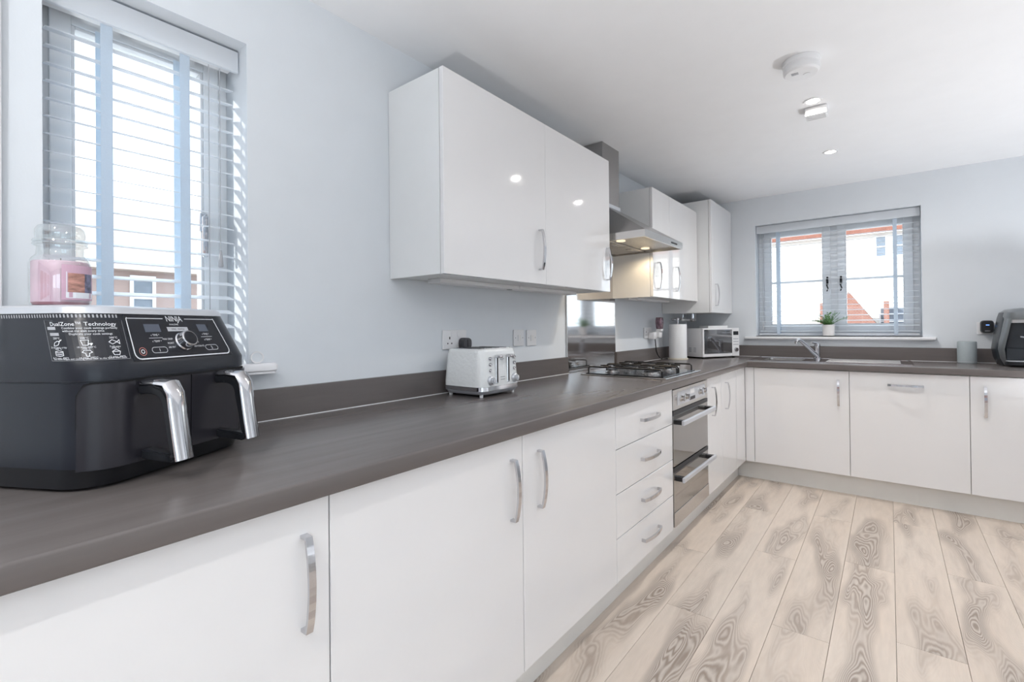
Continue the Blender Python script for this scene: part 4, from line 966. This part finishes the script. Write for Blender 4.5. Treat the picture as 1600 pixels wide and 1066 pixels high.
# unseen floor-standing can uplighters, added to brighten the ceiling
for lab, ux, uy, uf in (('white can uplighter added as fill light, nearest the sink wall', 2.78, 3.35, 1.0), ('white can uplighter added as fill light, midway along the room', 3.25, 2.00, .25), ('white can uplighter added as fill light, level with the viewer', 3.00, 0.30, .50), ('white can uplighter added as fill light behind the viewer', 1.60, -1.00, 2.1)):
    fl_ = thing('fill_uplighter', lab, 'fill lamp', (ux, uy, 0), 0, 'added fill uplighters')
    obj('can', lathe(B(), [(.0, .0005), (.060, .0005), (.064, .004), (.064, .160), (.061, .160), (.058, .120), (.0, .118)], (0, 0, 0), 28, cap=False), m_white, fl_, smooth=True)
    obj('lens', lathe(B(), [(.057, .121), (.057, .124), (.0, .125)], (0, 0, 0), 24, cap=False), m_lamp, fl_, smooth=True)
    ld = bpy.data.lights.new('fill_uplighter_beam', 'SPOT'); ld.energy = UP_W * uf; ld.color = (.93, .96, 1.0); ld.spot_size = radians(124); ld.spot_blend = .7; ld.shadow_soft_size = .06
    lo = bpy.data.objects.new('fill_uplighter_beam', ld); C.objects.link(lo); lo.location = (ux, uy, .17); lo.rotation_euler = (pi, 0, 0)

# ================================================================== OUTSIDE
obj('ground', box(B(), -60, 60, -60, 80, -.65, -.45), m_ground, kind='structure')
def far_window(parent, axis, c0, a0, a1, z0, z1, bars=2):
    bm = B()
    f = (lambda b, p, q, r, s, d0, d1: box(b, p, q, c0 - d1, c0 - d0, r, s)) if axis == 'y' else (lambda b, p, q, r, s, d0, d1: box(b, c0 + d0, c0 + d1, p, q, r, s))
    t = .07
    f(bm, a0, a0 + t, z0, z1, .0, .06); f(bm, a1 - t, a1, z0, z1, .0, .06); f(bm, a0 + t, a1 - t, z0, z0 + t, .0, .06); f(bm, a0 + t, a1 - t, z1 - t, z1, .0, .06)
    for k in range(1, bars):
        zc_ = z0 + (z1 - z0) * k / bars; f(bm, a0 + t, a1 - t, zc_ - .025, zc_ + .025, .0, .06)
    o = obj('window', bm, m_upvc, parent)
    bm = B(); f(bm, a0 + t, a1 - t, z0 + t, z1 - t, .005, .02); obj('pane', bm, m_farg, o)
h1 = thing('house', 'pale rendered house with red roof beyond the sink window', 'house', (0, 34, -.45))
obj('wall', box(B(), -16, 16, 0, 8, 0, 6.75), m_render, h1)
bm = B(); loft(bm, [[(-16.4, -.5, 6.70), (16.4, -.5, 6.70), (16.4, 4, 9.6), (-16.4, 4, 9.6)], [(-16.4, -.5, 6.95), (16.4, -.5, 6.95), (16.4, 4, 9.85), (-16.4, 4, 9.85)]]); obj('roof', bm, m_tile, h1)
for a in ((.95, 1.50), (1.78, 2.25), (-5.4, -4.6), (5.2, 6.0)): far_window(h1, 'y', 0, a[0], a[1], 5.35, 6.55)
h2 = thing('brick_porch_house', 'low red brick building with pointed gable seen through the sink window', 'house', (0, 28, -.45))
bm = B(); box(bm, -1.15, -.70, 0, 2, 0, 2.65); box(bm, 1.35, 1.55, 0, 2, 0, 2.65)
obj('brick_pier', bm, m_bricky, h2)
bm = B(); loft(bm, [[(-.62, y, 1.55), (1.12, y, 1.55), (.02, y, 3.15)] for y in (-.3, 1.5)]); obj('gable', bm, m_bricky, h2)
obj('wall', box(B(), -12, 12, 2, 4.5, 0, 1.9), m_render, h2)
far_window(h2, 'y', 1.9, 1.15, 2.25, 1.0, 2.45, 4)
h3 = thing('brick_house', 'red brick house with tan roof beyond the narrow window', 'house', (-13, 0, -.45))
obj('wall', box(B(), -7, 0, -6, 12, 0, 3.15), m_brick, h3)
bm = B(); loft(bm, [[(.4, -6.3, 3.10), (-3.5, -6.3, 5.6), (-7.4, -6.3, 3.10)], [(.4, 12.3, 3.10), (-3.5, 12.3, 5.6), (-7.4, 12.3, 3.10)]]); obj('roof', bm, m_tile2, h3)
for a in (-1.0, .9, 3.30, 5.4): far_window(h3, 'x', 0, a, a + .52, 1.9, 3.0, 2)
obj('string_course', box(B(), 0, .05, -6, 12, 1.72, 1.86), m_render, h3)
h4 = thing('sun_block_house', 'unseen brick house behind the viewer, added to block the sun', 'house', (0, -10, -.45))  # unseen house, added to keep the sun out of the garden doors
obj('wall', box(B(), -3.4, 12, -7, 0, 0, 6.2), m_bricky, h4)
bm = B(); loft(bm, [[(-3.6, .4, 6.15), (-3.6, -3.5, 8.6), (-3.6, -7.4, 6.15)], [(12.3, .4, 6.15), (12.3, -3.5, 8.6), (12.3, -7.4, 6.15)]]); obj('roof', bm, m_tile, h4)
for a in (0.2, 3.2, 6.5):
    for z_ in (1.0, 3.9):
        bm = B(); box(bm, a, a + 1.3, 0, .05, z_, z_ + 1.2); o_ = obj('window', bm, m_upvc, h4)
        for q in (0, 1): obj('pane', box(B(), a + .07 + q * .60, a + .63 + q * .60, .05, .06, z_ + .07, z_ + 1.13), m_farg, o_)
